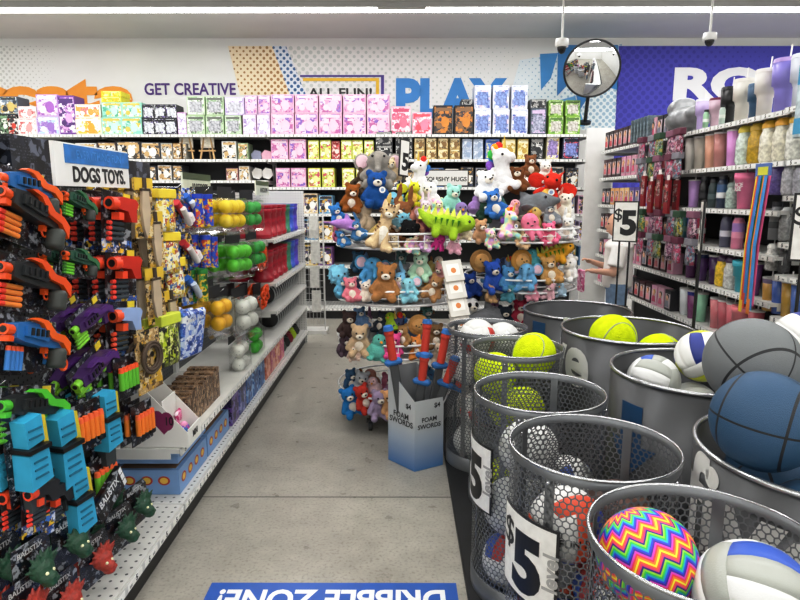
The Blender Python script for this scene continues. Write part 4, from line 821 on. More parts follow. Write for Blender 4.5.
    for k, (z, nm) in enumerate(((2.0, 'top'), (1.71, 'second'), (1.42, 'third'), (1.15, 'fourth'), (.87, 'fifth'), (.56, 'sixth'))):
        n = 13 if k < 3 else 14
        for i in range(n):
            b, f, h = far[(i // 2 + k) % 6 if k < 2 else (i + 2 * k) % 6]
            if k == 2: b = ['2a2a30', 'e0b070', 'e8c890', '6a5aa0', '8a7ac0', 'd0a060'][i // 2 % 6]
            y = 6.72 - .135 * i
            spawn(t_dollbox(b, f, h), (RX + .03, y, z + .002), -PI / 2, f'{["dark", "maroon", "brown", "pink", "rose", "charcoal"][far.index((far[(i // 2 + k) % 6]) if k < 2 else far[(i + 2 * k) % 6])]} figure box on the {nm} doll shelf, {ORD[i]} from the mirror post', 'doll box', f'figure boxes on the {nm} doll shelf', (1, 1, 1.1 if k < 2 else 1.0))
    # hanging red packs and clutter between the bays
    rp_ = T('hang_pack', MB().box((0, -.01, -.13), (.085, .02, .26)).box((0, -.0206, -.10), (.07, .0012, .14), 1).mesh('hang_pack', [M('8a1c24', .4), print_m(['a82f35', 'c8b4b0', '2a1c1e', '6a4a44', '8a2a30'], 34, .3)]), [('hang_hole_tab', MB().box((0, -.01, .02), (.05, .004, .04)).mesh('hang_hole_tab', M('e8e4e0', .5)))])
    for i in range(4):
        for d in range(2): spawn(rp_, (RX - .02 - .07 * d, 5.30 - .16 * i, 1.68 - .05 * (i % 2) + .0 * d), -PI / 2, f'red hanging pack between the doll and drinkware bays, {ORD[i]} along, {"inner" if d == 0 else "outer"} one', 'hang pack', 'red hanging packs')
    kp = [['b83a64', 'c8a8b4', '8a8a94', '6a2038'], ['a8acb0', 'a83a58', '5a7a94', '4a4a50'], ['3a7a50', 'a8b0a0', '2a2c2a', 'a8983a'], ['b07088', 'c8b4bc', '7a3f68', '3a2a34']]
    bt = [t_bag(q, .14, .16, ['6a3044', '8a8890', '2f4f38', '8a5a70'][i]) for i, q in enumerate(kp)]
    k = 0
    for z, n, zn in ((1.98, 5, 'topmost'), (1.80, 5, 'upper'), (1.36, 6, 'lower'), (1.16, 6, 'lowest')):
        for i in range(n):
            spawn(bt[k % 4], (RX - .06 + .02 * (i % 2), 5.45 - .18 * i - (.0 if z > 1.7 else .1), z), -PI / 2, f'{["pink", "white", "green", "rose"][k % 4]} plastic bag hanging in the {zn} row beside the drinkware, {ORD[i]} along', 'hang bag', 'plastic bags beside the drinkware'); k += 1
    big = MB()
    big.sph((0, 0, .10), (.16, .24, .10), 0, 16, 10).sph((.0, .1, .2), (.12, .14, .09), 0, 14, 8).sph((-.02, -.2, .13), (.1, .1, .06), 0, 12, 8)
    spawn(T('plastic_sack', remesh(big, .012, 3)), (RX + .12, 5.05, 2.014), 0, 'grey plastic sack lying on top of the shelf end', 'sack', mats=None).data.materials.append(M('8a8c8e', .3, var=.35, scale=9))
    cl = T('carded_case', MB().box((0, 0, .10), (.03, .16, .20), bev=.004).mesh('carded_case', M('6a7a80', .15, var=.4, scale=30)))
    for i in range(6): spawn(cl, (RX + .06, 5.52 + .075 * i, 2.003), -PI / 2, f'grey blister pack leaning in line on the top shelf, {ORD[i]} from the sack', 'blister pack', 'grey blister packs', rot=(0, .0, -PI / 2), scale=(1, 1, 1.05))
    # rainbow kite tails and blue pack hanging by the near bay
    kt = []
    for i, c in enumerate(('e8c83a', 'e0503a', '3f86c8', '3fa860', 'e88a3a', '4a9ad8', 'd85a8a')):
        x = -.06 + .02 * i; kt.append(('streamer', MB().add([(x, -.012 - .004 * (i % 3), 0), (x + .030, -.012 - .004 * (i % 3), 0), (x + .034 - .035, -.02 - .004 * (i % 3), -.42), (x - .035, -.02 - .004 * (i % 3), -.42), (x - .05 + .036, -.012, -.86 + .03 * (i % 4)), (x - .05, -.012, -.86 + .03 * (i % 4))], [(0, 1, 2, 3), (3, 2, 4, 5)]).mesh('streamer', M(c, .5))))
    kt.append(('header_card', MB().box((0, -.006, .03), (.15, .006, .09)).box((0, -.0095, .03), (.1, .001, .05), 1).mesh('header_card', [M('5a7ab8', .4), M('d8d84a', .4)])))
    p = P(764, 176, X=RX - .10); spawn(T('ribbon_pack', None, kt), (RX - .10, p.y, p.z), -PI / 2, 'rainbow ribbon streamers hanging in front of the drinkware', 'ribbon streamers', scale=(1.0, 1, .95))
    bp = MB().box((0, 0, -.2), (.2, .03, .40), bev=.006).box((0, -.0158, -.08), (.19, .001, .10), 1).box((0, -.0158, -.34), (.19, .001, .08), 1)
    p = P(812, 56, X=RX - .12); spawn(T('blue_pouch', bp.mesh('blue_pouch', [M('b8c8cc', .2, var=.3, scale=20), M('3f9ac0', .35)])), (RX - .12, p.y - .03, p.z), -PI / 2, 'clear and blue pouch hanging at the near end of the top shelf', 'pouch')
    bays = [(1.9, 3.55, [(Z1, .5), (Z2, .46), (1.51, .46), (1.24, .46), (1.05, .46), (.80, .46), (.5, .46)], 'nearest the viewer, set with jugs'), (3.55, 4.95, [(z, .46) for z in (Z1, Z2, Z3, Z4, Z5, Z6)], 'filled with tumblers'), (4.95, 6.85, [(z, .46) for z in (Z1, Z2, Z3, Z4, Z5, Z6)], 'filled with figure boxes by the mirror')]
    for a, b, sh, w in bays:
        gondola('drinkware_shelving', b - a - .006, .50, 2.02, sh, (RX - .02, (a + b) / 2, 0), -PI / 2, 'tall white shelving bay ' + w, 'drinkware aisle shelving', M('2e2f31', .7), endp=(0, 0))
    ps = MB().box((0, 0, 1.13), (.30, .028, 2.26)).mesh('end_board', WHITE)
    spawn(T('end_board', ps), (RX - .12 + .14, 6.93, 0), 0, 'tall white end board under the round mirror', 'shelf end board')
build_right()
# ------------------------------------------------------------------ ball bins
BINM = M('525355', .38, .6, .10, 3); RIMM = M('b4b6b8', .25, .9, .03); MESHM = M('74777a', .4, .55, .05)
PLAT = spawn(T('display_platform', MB().box((1.0, 2.2, .015), (1.50, 3.36, .03), bev=.004).mesh('display_platform', M('1c1d1f', .6, var=.2))), (0, 0, 0), 0, 'low black platform under the ball bins', 'platform')
MR, MH = .234, .768
def hex_wall(r, z0, z1, pitch=.0195, k=.80):
    n = round(2 * PI * r / pitch); p = 2 * PI * r / n; s = p / math.sqrt(3); rows = int((z1 - z0) / (1.5 * s)); idx = {}; vs = []; fs = []
    def V(x, z, weld):
        key = (round(x / p * 12) % (12 * n), round(z / s * 12)) if weld else None
        if weld and key in idx: return idx[key]
        a = x / r; vs.append((r * math.cos(a), r * math.sin(a), z)); q = len(vs) - 1
        if weld: idx[key] = q
        return q
    for j in range(rows):
        for i in range(n):
            cx = (i + .5 * (j % 2)) * p; cz = z0 + s + j * 1.5 * s; o = []; w = []
            for q in range(6):
                a = PI / 6 + q * PI / 3; o.append(V(cx + s * math.cos(a), cz + s * math.sin(a), True)); w.append(V(cx + s * k * math.cos(a), cz + s * k * math.sin(a), False))
            for q in range(6): fs.append((o[q], o[(q + 1) % 6], w[(q + 1) % 6], w[q]))
    mb = MB().add(vs, fs, 0, True); return mb.mesh('mesh_wall', MESHM), z0 + s + (rows - 1) * 1.5 * s + s
def build_mesh_template():
    wall, ztop = hex_wall(MR, .06, MH - .004)
    band = MB().lathe([(MR + .002, ztop - .018), (MR + .003, MH), (MR - .003, MH), (MR - .003, ztop - .018)], 64).mesh('top_band', MESHM)
    rim = MB().ring((0, 0, MH), MR + .001, .0045, 72, 6).mesh('top_rim', RIMM)
    bot = MB().lathe([(MR + .002, .0), (MR + .003, .075), (MR - .004, .075), (MR - .004, .02), (0, .02)], 48).mesh('bottom_band', MESHM)
    st = []
    for a in (40, 130, 220, 310):
        c, s_ = math.cos(math.radians(a)), math.sin(math.radians(a)); mb = MB()
        mx = Matrix.Rotation(math.radians(a), 4, 'Z'); mb.box((MR - .006, 0, MH / 2), (.003, .028, MH - .03), 0, mx); mb.sph((MR + .003, 0, MH - .035), .006, 1, 8, 6, mx)
        st.append(('seam_strip', mb.mesh('seam_strip', [M('85888b', .3, .75), CHROME])))
    return T('mesh_ball_bin', None, [('mesh_wall', wall), ('top_band', band), ('top_rim', rim), ('bottom_band', bot)] + st)
def price_card(r, a, z, txt='$5', side=True, w=.225, h=.25):
    mb = MB().box((0, -.004, 0), (w, .003, h), 0).box((0, -.0062, 0), (w * .93, .0012, h * .94), 1)
    mb.text('5', .225, (.012, -.0078, -.022), 0, .05, sx=1.0, ext=.0003); mb.text('$', .115, (-.068, -.0078, .045), 0, .008, ext=.0003)
    if side:
        q = MB().text('level', .06, (0, 0, 0), 2, .03, ext=.0003); mb.add([(.094 - z_, -.0078 + y * .2, x) for x, y, z_ in q.v], q.f, 2)
    return bend(mb, r, a).mesh('price_card', [BLACK, M('e4e3df', .5, var=.06, scale=40), M('a9a8a6', .5)]), z
MESHBINS = [('nearest the viewer, with the zigzag ball', .635, 1.15, 1, None), ('with the large five dollar card facing the aisle', .55, 1.63, 1, (-62, .485)), ('with white volleyballs and a card at its aisle side', .505, 2.115, 1, (-78, .48)), ('holding bright yellow balls', .55, 2.78, .92, None), ('behind the foam sword box', .47, 3.225, .92, None)]
MT = build_mesh_template()
for lb, x, y, s, cardp in MESHBINS:
    o = spawn(MT, (x, y, .032), RN.uniform(0, .5), 'perforated grey steel ball bin ' + lb, 'ball bin', 'perforated steel bins', scale=(s, s, 1.0))
    if cardp:
        me, z = price_card(MR + .004, math.radians(cardp[0]), cardp[1]); c = ob('price_card', me, o, (0, 0, z)); c.rotation_euler = (0, 0, -o.rotation_euler.z); c['label'] = 'white price card with bold black five dollar sign'
SR, SH = .318, .82
SOLID = [('nearest the viewer, heaped with blue basketballs', 1.105, 1.455, SH, 'five', -64, .665, .35), ('holding volleyballs', 1.13, 2.20, SH, 'arrow', -68, .60, .34), ('holding giant tennis balls', 1.125, 2.92, SH, 'five', -96, .69, .36), ('empty, farthest from the viewer', 1.07, 3.60, .79, 'arrow', -58, .62, .3)]
def solid_bin(lb, x, y, h, mark, a, zc, size, tray):
    body = MB().lathe([(0, .0), (SR - .012, .0), (SR - .004, .01), (SR, .10), (SR, h), (SR - .006, h), (SR - .006, .06), (0, .06)], 72).mesh('bin_wall', BINM)
    rim = MB().ring((0, 0, h), SR - .001, .008, 72, 8).mesh('top_rim', RIMM)
    if mark == 'five':
        q = MB().text('five', size, (0, -.0015, 0), 0, .03, ext=.0003); m = M('d9d9d6', .45, var=.03)
    else:
        q = MB().prism([(-.05, .13), (.05, .13), (.05, -.02), (.11, -.02), (0, -.15), (-.11, -.02), (-.05, -.02)], -.0022, -.001); m = M('1f4a74', .4)
    mk = bend(q, SR, math.radians(a)).mesh('printed_mark', m)
    ps = [('bin_wall', body), ('top_rim', rim), ('printed_mark', mk, [], (0, 0, zc))]
    if tray: ps.append(('inner_tray', MB().cyl((0, 0, tray - .01), (0, 0, tray), SR - .008, n=40).mesh('inner_tray', BINM)))
    return spawn(T('steel_ball_bin', None, ps), (x, y, .032), 0, 'solid grey steel ball bin ' + lb, 'ball bin', 'solid steel bins')
for (lb, x, y, h, mk, a, z, s), tr in zip(SOLID, (.56, .50, .46, 0)): solid_bin(lb, x, y, h, mk, a, z, s, tr)
# price flags on posts clipped to the bins
def flag(x, y, rz, lb, z=1.34):
    mb = MB().box((0, 0, 0), (.15, .010, .25), 0).box((0, -.0058, 0), (.134, .0014, .234), 1).box((0, .0058, 0), (.134, .0014, .234), 1)
    for fl in (1, -1):
        mx = Matrix.Rotation(0 if fl > 0 else PI, 4, 'Z'); mb.text('5', .20, (.02, -.0072, -.015), 0, .045, ext=.0003, mx=mx); mb.text('$', .10, (-.045, -.0072, .04), 0, .008, ext=.0003, mx=mx)
    m = mb.mesh('flag_card', [BLACK, M('dedcd8', .5, var=.08, scale=30)]); pm = MB()
    ps = [('flag_card', m)] + [('post', MB().cyl((sx, 0, -.12), (sx, 0, -(z - .58)), .006, n=8).mesh('post', BLACK)) for sx in (-.03, .03)] + [('clip', MB().box((0, 0, -(z - .80)), (.09, .012, .05), bev=.003).mesh('clip', BLACK))]
    spawn(T('price_flag', None, ps), (x, y, z), rz, lb, 'price sign', 'price flags on the solid bins')
flag(1.07 + .315, 3.60 + .14, -.62, 'black framed five dollar flag rising from the farthest empty bin', 1.35)
flag(1.125 + .335, 2.92 + .02, 1.18, 'black framed price flag seen edge on above the tennis ball bin', 1.36)
flag(1.13 + .375, 2.20 + .0, -.45, 'black framed price flag above the volleyball bin', 1.39)
# ---- balls
def cube_sphere(r, n=12, seam=.0016, groups=None):
    """ball of eighteen strips, three to a face, with pressed seams"""
    vs = []; fs = []; ms = []; b = .0
    faces = [((1, 0, 0), (0, 1, 0), (0, 0, 1)), ((-1, 0, 0), (0, -1, 0), (0, 0, 1)), ((0, 1, 0), (0, 0, 1), (1, 0, 0)), ((0, -1, 0), (0, 0, -1), (1, 0, 0)), ((0, 0, 1), (1, 0, 0), (0, 1, 0)), ((0, 0, -1), (-1, 0, 0), (0, 1, 0))]
    T_ = [-1, -.965, -.78, -.55, -.355, -.315, -.10, .10, .315, .355, .55, .78, .965, 1]
    low = {0, 13}; lo3 = {}
    for fi, (w, u, v) in enumerate(faces):
        w, u, v = Vector(w), Vector(u), Vector(v); base = len(vs); N = len(T_)
        TJ = [-1, -.965, -.335, -.333, .333, .335, .965, 1]
        S = [-1, -.97, -.75, -.5, -.345, -.333, -.321, -.1, .1, .321, .333, .345, .5, .75, .97, 1]
        U = [-1, -.97, -.75, -.5, -.25, 0, .25, .5, .75, .97, 1]
        for a in U:
            for c in S:
                d = (w + u * math.tan(a * PI / 4) + v * math.tan(c * PI / 4)).normalized()
                rr = r - (seam if abs(a) == 1 or abs(c) == 1 or abs(abs(c) - .333) < .001 else 0); vs.append(d * rr)
        K = len(S)
        for i in range(len(U) - 1):
            for j in range(K - 1):
                st = 0 if j < 5 else (1 if j < 10 else 2); q = base + i * K + j
                sm = i in (0, len(U) - 2) or j in (0, 4, 5, 9, 10, K - 2)
                fs.append((q, q + 1, q + K + 1, q + K)); ms.append((groups(fi, st), sm))
    return vs, fs, ms
def volley(cols, pat, r=.105, seam_c=None):
    vs, fs, ms = cube_sphere(r, groups=lambda f, s: pat[(f * 3 + s) % len(pat)])
    mb = MB()
    mb.v = [tuple(v) for v in vs]; mb.f = [list(f) for f in fs]; mb.m = [m[0] for m in ms]; mb.s = [True] * len(fs)
    me = mb.mesh('volleyball', [M(c, .42, var=.04, bump=.06, bscale=300) for c in cols])
    bm = bmesh.new(); bm.from_mesh(me); bmesh.ops.remove_doubles(bm, verts=bm.verts, dist=.0004); bm.to_mesh(me); bm.free()
    return me
def basketball_m(c):
    w = NT('pebbled_rubber'); w.setp(.55); o = w.obj(); sx = w.n('ShaderNodeSeparateXYZ')
    nm = w.n('ShaderNodeVectorMath', operation='NORMALIZE'); w.l(o, nm.inputs[0]); w.l(nm.outputs[0], sx.inputs[0]); x, y, z = sx.outputs
    a = w.math('ABSOLUTE', x); b = w.math('ABSOLUTE', z)
    e = w.math('ABSOLUTE', w.math('SUBTRACT', w.math('ADD', w.math('MULTIPLY', y, y), w.math('MULTIPLY', w.math('MULTIPLY', z, z), .12)), .36))
    d = w.math('MINIMUM', w.math('MINIMUM', a, b), w.math('MULTIPLY', e, .8))
    f = w.math('LESS_THAN', d, .022); w.l(w.mix(f, lin(c), lin('15181c')), w.b.inputs['Base Color'])
    v = w.n('ShaderNodeTexVoronoi'); v.inputs['Scale'].default_value = 420; w.l(o, v.inputs['Vector'])
    h = w.math('SUBTRACT', w.math('MULTIPLY', v.outputs['Distance'], .3), w.math('MULTIPLY', w.math('LESS_THAN', d, .026), 1.2))
    bp = w.n('ShaderNodeBump'); bp.inputs['Strength'].default_value = .5; bp.inputs['Distance'].default_value = .004; w.l(h, bp.inputs['Height']); w.l(bp.outputs[0], w.b.inputs['Normal'])
    return w.m
def zigzag_m():
    w = NT('zigzag_print'); w.setp(.4); sx = w.n('ShaderNodeSeparateXYZ'); w.l(w.obj(), sx.inputs[0]); x, y, z = sx.outputs
    lon = w.math('MULTIPLY', w.math('ARCTAN2', y, x), 14 / (2 * PI)); lat = w.math('ARCCOSINE', w.math('DIVIDE', z, .106))
    tri = w.math('ABSOLUTE', w.math('SUBTRACT', w.math('FRACT', w.math('ADD', lon, 30.0)), .5))
    band = w.math('ADD', w.math('MULTIPLY', lat, 1.75), w.math('MULTIPLY', tri, .75))
    cell = w.math('MULTIPLY', w.math('FLOOR', w.math('MULTIPLY', w.math('ADD', lon, .25), 1.0)), .37)
    f = w.math('FRACT', w.math('MULTIPLY', w.math('ADD', band, w.math('MULTIPLY', cell, .0)), 1.0))
    cs = ['f2e23a', 'f08a2c', 'e83a5a', 'd84ac0', '4a2aa0', '2a4ad8', '24a8c8', '2fc85a', '9ad83a', '3a2a8a', 'e8407a', 'f06a3a']
    w.l(w.ramp(f, [(i / 12, lin(c)) for i, c in enumerate(cs)], 'CONSTANT'), w.b.inputs['Base Color']); return w.m
def tennis(r=.12, c='d6ea1e'):
    pts = []
    for i in range(72):
        t = 2 * PI * i / 72; pts.append(Vector((.75 * math.cos(t) + .25 * math.cos(3 * t), .75 * math.sin(t) - .25 * math.sin(3 * t), .866 * math.sin(2 * t))).normalized() * r)
    return T('tennis_ball', MB().sph((0, 0, 0), r, 0, 40, 26).mesh('tennis_ball', M(c, .95, 0, .10, 30, .8, 0, 160, .05)), [('seam', MB().tube(pts, .0035, 6, 0, True).mesh('seam', M('a8b08a', .8)))])
BB = T('basketball', MB().sph((0, 0, 0), .122, 0, 56, 36).mesh('basketball', basketball_m('2b5070')))
BG = T('basketball', MB().sph((0, 0, 0), .122, 0, 56, 36).mesh('basketball', basketball_m('74787a')))
V_yb = T('volleyball', volley(['e6e6e2', '2a3a8c', 'cfd62c'], [0, 1, 2, 0, 0, 1, 2, 0, 1, 0, 2, 0, 1, 0, 0, 2, 1, 0]))
V_g = T('volleyball', volley(['a9aca6', 'dfe0de', '3f62b8'], [1, 0, 0, 2, 1, 0, 1, 0, 1, 0, 0, 1, 1, 0, 2, 0, 1, 0]))
V_w = T('volleyball', volley(['dfe0de', 'd2d4d2'], [0, 1, 0]))
V_o = T('volleyball', volley(['e2e2e0', 'd8502c', '2a3f9a'], [1, 0, 2, 0, 1, 0, 2, 0, 1, 0, 1, 2, 1, 0, 0, 2, 1, 0]))
V_r = T('volleyball', volley(['dfdfdc', 'c2453c', '3a5ab0'], [0, 0, 0, 1, 0, 0, 0, 2, 0, 0, 0, 1, 0, 0, 0, 0, 1, 2]))
V_br = T('volleyball', volley(['6a4a40', '4a342e', '8a6a5a'], [0, 1, 0, 2]))
ZZ = T('zigzag_ball', MB().sph((0, 0, 0), .106, 0, 64, 40).mesh('zigzag_ball', zigzag_m()))
TN = tennis()
def lettered(t, txt, size, r, a, z, c='eef0f2', tilt=0):
    q = MB().text(txt, size, (0, -.0012, 0), 0, .02, ext=.0003); b = bend(q, r, 0, .008)
    out = []
    for x, y, zz in b.v:
        ph = zz / r; R = math.hypot(x, y); k = Vector((x / R, y / R, 0)) * math.cos(ph) + Vector((0, 0, math.sin(ph))); out.append(tuple(k * (R + .0005)))
    b.v = out; return T(t.name, t.me, [('lettering', b.mesh('lettering', M(c, .5)))])
def at(u, v, t): return P(u, v, t=t)
# balls are settled: pushed apart and kept inside their bins
PEND = []
def ball(t, loc, lb, cat, rot=(0, 0, 0), grp=None, scale=1, bin=None, pin=False):
    grp = grp or cat + 's in the ball bins'; PEND.append([t, Vector(loc), lb, cat, rot, grp, scale, bin, pin])
RAD = {'tennis_ball': .12, 'basketball': .122, 'volleyball': .105, 'zigzag_ball': .106}
def settle():
    rs = [RAD[b[0].name] * b[6] + .0015 for b in PEND]
    for it in range(400):
        for i, a in enumerate(PEND):
            for j in range(i):
                b = PEND[j]
                d = a[1] - b[1]; L = d.length; m = rs[i] + rs[j]
                if L < m:
                    d = d / L if L > 1e-6 else Vector((0, 0, 1)); g = m - L
                    wa, wb = (0, 1) if a[8] else ((1, 0) if b[8] else (.5, .5))
                    if a[8] and b[8]: continue
                    a[1] += d * g * wa; b[1] -= d * g * wb
        for i, a in enumerate(PEND):
            if a[8]: continue
            x, y, R, top, fl = a[7]; q = Vector((a[1].x - x, a[1].y - y)); dz = a[1].z - top; r = rs[i]
            if dz < r:
                eff = R - (r if dz < 0 else math.sqrt(max(0, r * r - dz * dz))) - .006
                if q.length > eff: q = q * (eff / q.length); a[1].x, a[1].y = x + q.x, y + q.y
            if a[1].z < fl + r: a[1].z = fl + r
    for t, loc, lb, cat, rot, grp, sc, bn, pin in PEND: spawn(t, loc, 0, lb, cat, grp, sc, rot=rot)
def mbin(k): n, x, y, s, c = MESHBINS[k]; return (x, y, MR * s - .006, MH + .032, .036 + .02)
def sbin(k): q = SOLID[k]; return (q[1], q[2], SR - .008, q[3] + .032, (.56, .50, .46, 0)[k] + .032)
CURB = None
# zigzag and volleyballs in the near mesh bin
b1 = (.66, 1.15)
ball(ZZ, (.538, 1.203, .72), 'rainbow zigzag ball in the nearest perforated bin', 'ball', (2.55, -.35, .2), bin=mbin(0), pin=True)
gv = MB().text('VOLLEYBALL', .016, (0, 0, .0)).text('OFFICIAL SIZE', .012, (0, 0, -.02)).text('SOFT TOUCH', .012, (0, 0, -.036))
for i in range(14): gv.box((-.026 + .004 * i, 0, .026), (.0012 + .0012 * (i % 3 == 0), .001, .018))
q = MB(); q.v = [(x * 1, y - .0012, z) for x, y, z in gv.v]; q.f = gv.f; q.m = gv.m; q.s = gv.s
bb = bend(q, .105, 0, .01); o_ = []
for x, y, zz in bb.v:
    R = math.hypot(x, y); ph = zz / .105; k = Vector((x / R, y / R, 0)) * math.cos(ph) + Vector((0, 0, math.sin(ph))); o_.append(tuple(k * (R + .0004)))
bb.v = o_
VG2 = T('volleyball', V_g.me, [('small_print', bb.mesh('small_print', M('4a4c50', .5)))])
ball(VG2, (.708, 1.09, .70), 'grey and white volleyball with a blue panel in the nearest perforated bin', 'volleyball', (.5, .25, -.35), None, 1.10, bin=mbin(0), pin=True)
for i, (x, y, z, t, lb) in enumerate(((.70, 1.265, .66, V_o, 'orange and blue volleyball behind the zigzag ball'), (.56, 1.06, .55, V_o, 'orange white and blue volleyball under the zigzag ball'), (.77, 1.17, .51, V_r, 'white volleyball under the grey and blue one'),
        (.58, 1.25, .46, V_yb, 'yellow and blue volleyball low in the nearest perforated bin'), (.60, 1.06, .335, V_g, 'grey volleyball low in the nearest perforated bin'), (.74, 1.2, .29, V_o, 'orange volleyball at the foot of the nearest perforated bin'), (.57, 1.15, .16, V_w, 'white volleyball on the floor of the nearest perforated bin'))):
    ball(t, (x, y, z), lb, 'volleyball', (i * 1.1, i * .7, i), bin=mbin(0))
b2 = (.55, 1.63); w2 = 'the bin with the large five dollar card'
VO = lettered(V_o, 'FUN SPORT', .03, .105, 0, 0, '1b1c20')
for i, (dx, dy, z, t, lb) in enumerate(((-.075, -.07, .53, VO, 'orange white and blue volleyball on top in'), (.095, .05, .48, V_br, 'brown patterned ball on top in'), (-.10, .03, .36, V_w, 'white volleyball beside the card of'), (.06, -.10, .345, V_r, 'white and red volleyball behind the card of'), (.10, .08, .34, V_g, 'grey volleyball at the back of'),
        (-.06, -.09, .16, V_r, 'white and red volleyball on the floor of'), (.10, -.06, .15, V_w, 'white volleyball on the floor of'), (.02, .11, .16, V_o, 'orange volleyball on the floor of'))):
    ball(t, (b2[0] + dx, b2[1] + dy, z), f'{lb} {w2}', 'volleyball', (i, i * .6, .3 - i), bin=mbin(1))
b3 = (.505, 2.115); w3 = 'the third perforated bin'
for i, (dx, dy, z, t, lb) in enumerate(((-.03, -.10, .52, V_w, 'topmost white volleyball in'), (-.08, -.09, .37, V_w, 'white volleyball below the topmost in'), (.09, -.08, .35, V_g, 'grey volleyball in the middle of'), (.03, .12, .33, V_w, 'white volleyball behind the grey one in'),
        (-.10, -.07, .15, V_r, 'red and white banded volleyball at the foot of'), (.10, -.07, .14, V_w, 'white volleyball at the foot of'), (0, .11, .15, V_w, 'white volleyball at the back foot of'))):
    ball(t, (b3[0] + dx, b3[1] + dy, z), f'{lb} {w3}', 'volleyball', (i * .8, .4, i), bin=mbin(2))
b4 = (.55, 2.78); w4 = 'the fourth perforated bin'
for i, (dx, dy, z, lb) in enumerate(((.07, .02, .745, 'yellow tennis ball standing highest in'), (-.095, -.02, .60, 'yellow tennis ball beside the highest in'), (.05, -.09, .52, 'yellow tennis ball at the front of'), (.08, .085, .50, 'yellow tennis ball at the back of'), (.03, .08, .27, 'yellow tennis ball low in'), (-.04, -.05, .15, 'yellow tennis ball on the floor of'))):
    ball(TN, (b4[0] + dx, b4[1] + dy, z), f'{lb} {w4}', 'tennis ball', (i, .5, i * 2), None, .86, bin=mbin(3))
b5 = (.47, 3.20); w5 = 'the bin behind the foam sword box'
for i, (dx, dy, z, t, lb) in enumerate(((-.06, -.07, .75, V_r, 'white and red volleyball at the brim of'), (.08, .05, .72, V_w, 'white volleyball at the brim of'), (-.08, .03, .55, V_r, 'white volleyball with red band in'), (.07, -.08, .52, V_w, 'plain white volleyball in'), (-.05, -.08, .35, V_r, 'red striped volleyball in the middle of'), (.06, .07, .33, V_w, 'white volleyball in the middle of'), (-.08, -.02, .15, V_w, 'white volleyball on the floor of'))):
    ball(t, (b5[0] + dx, b5[1] + dy, z), f'{lb} {w5}', 'volleyball', (i, i, .4), None, .95, bin=mbin(4))
# heaped basketballs
BBL = lettered(BB, 'PRO', .06, .122, 0, 0)
B1, B2, B3 = sbin(0), sbin(1), sbin(2)
ball(BBL, P(764, 421, t=1.47), 'blue basketball at the brim of the nearest solid bin', 'basketball', (.1, .12, .75), bin=B1, pin=True)
ball(lettered(BB, 'ELITE', .05, .122, 0, 0), P(800, 396, t=1.66), 'blue basketball lettered in white behind the brim one', 'basketball', (.5, .2, -1.0), bin=B1)
ball(BG, P(752, 363, t=1.68), 'grey basketball on top of the blue ones', 'basketball', (.5, .5, .2), None, 1.03, bin=B1, pin=True)
ball(V_yb, P(806, 345, t=1.95), 'blue white and yellow volleyball behind the grey basketball', 'volleyball', (.3, .9, .2), None, 1.05, bin=B1)
for k, (x, y, z, lb) in enumerate(((1.30, 1.2, .78, 'at the far side of the nearest solid bin'), (1.02, 1.28, .74, 'under the heap in the nearest solid bin'), (1.3, 1.5, .78, 'deep at the back of the nearest solid bin'), (1.04, 1.54, .76, 'below the grey one in the nearest solid bin'))): ball(BB, (x, y, z), 'blue basketball ' + lb, 'basketball', (k, 1, .5 * k), bin=B1)
for (u, v, z, k, lb, r_, sc) in ((645, 368, .76, V_g, 'grey and white volleyball in the second solid bin', (.2, .4, 1), 1), (692, 362, .78, V_yb, 'yellow and blue volleyball beside the grey one in the second solid bin', (.9, .4, .3), 1), (716, 384, .74, V_yb, 'yellow and blue volleyball near the front of the second solid bin', (.2, 1.4, .8), 1), (745, 362, .66, V_w, 'white volleyball at the far side of the second solid bin', (0, 0, 0), 1)):
    ball(k, P(u, v, Z=z), lb, 'volleyball', r_, None, sc, bin=B2)
for (u, v, z, lb, r_) in ((626, 342, .76, 'giant yellow tennis ball in the third solid bin', (.4, .2, .9)), (672, 350, .72, 'second giant yellow tennis ball in the third solid bin', (1.4, .2, .2))): ball(TN, P(u, v, Z=z), lb, 'tennis ball', r_, None, 1.0, bin=B3)
settle()
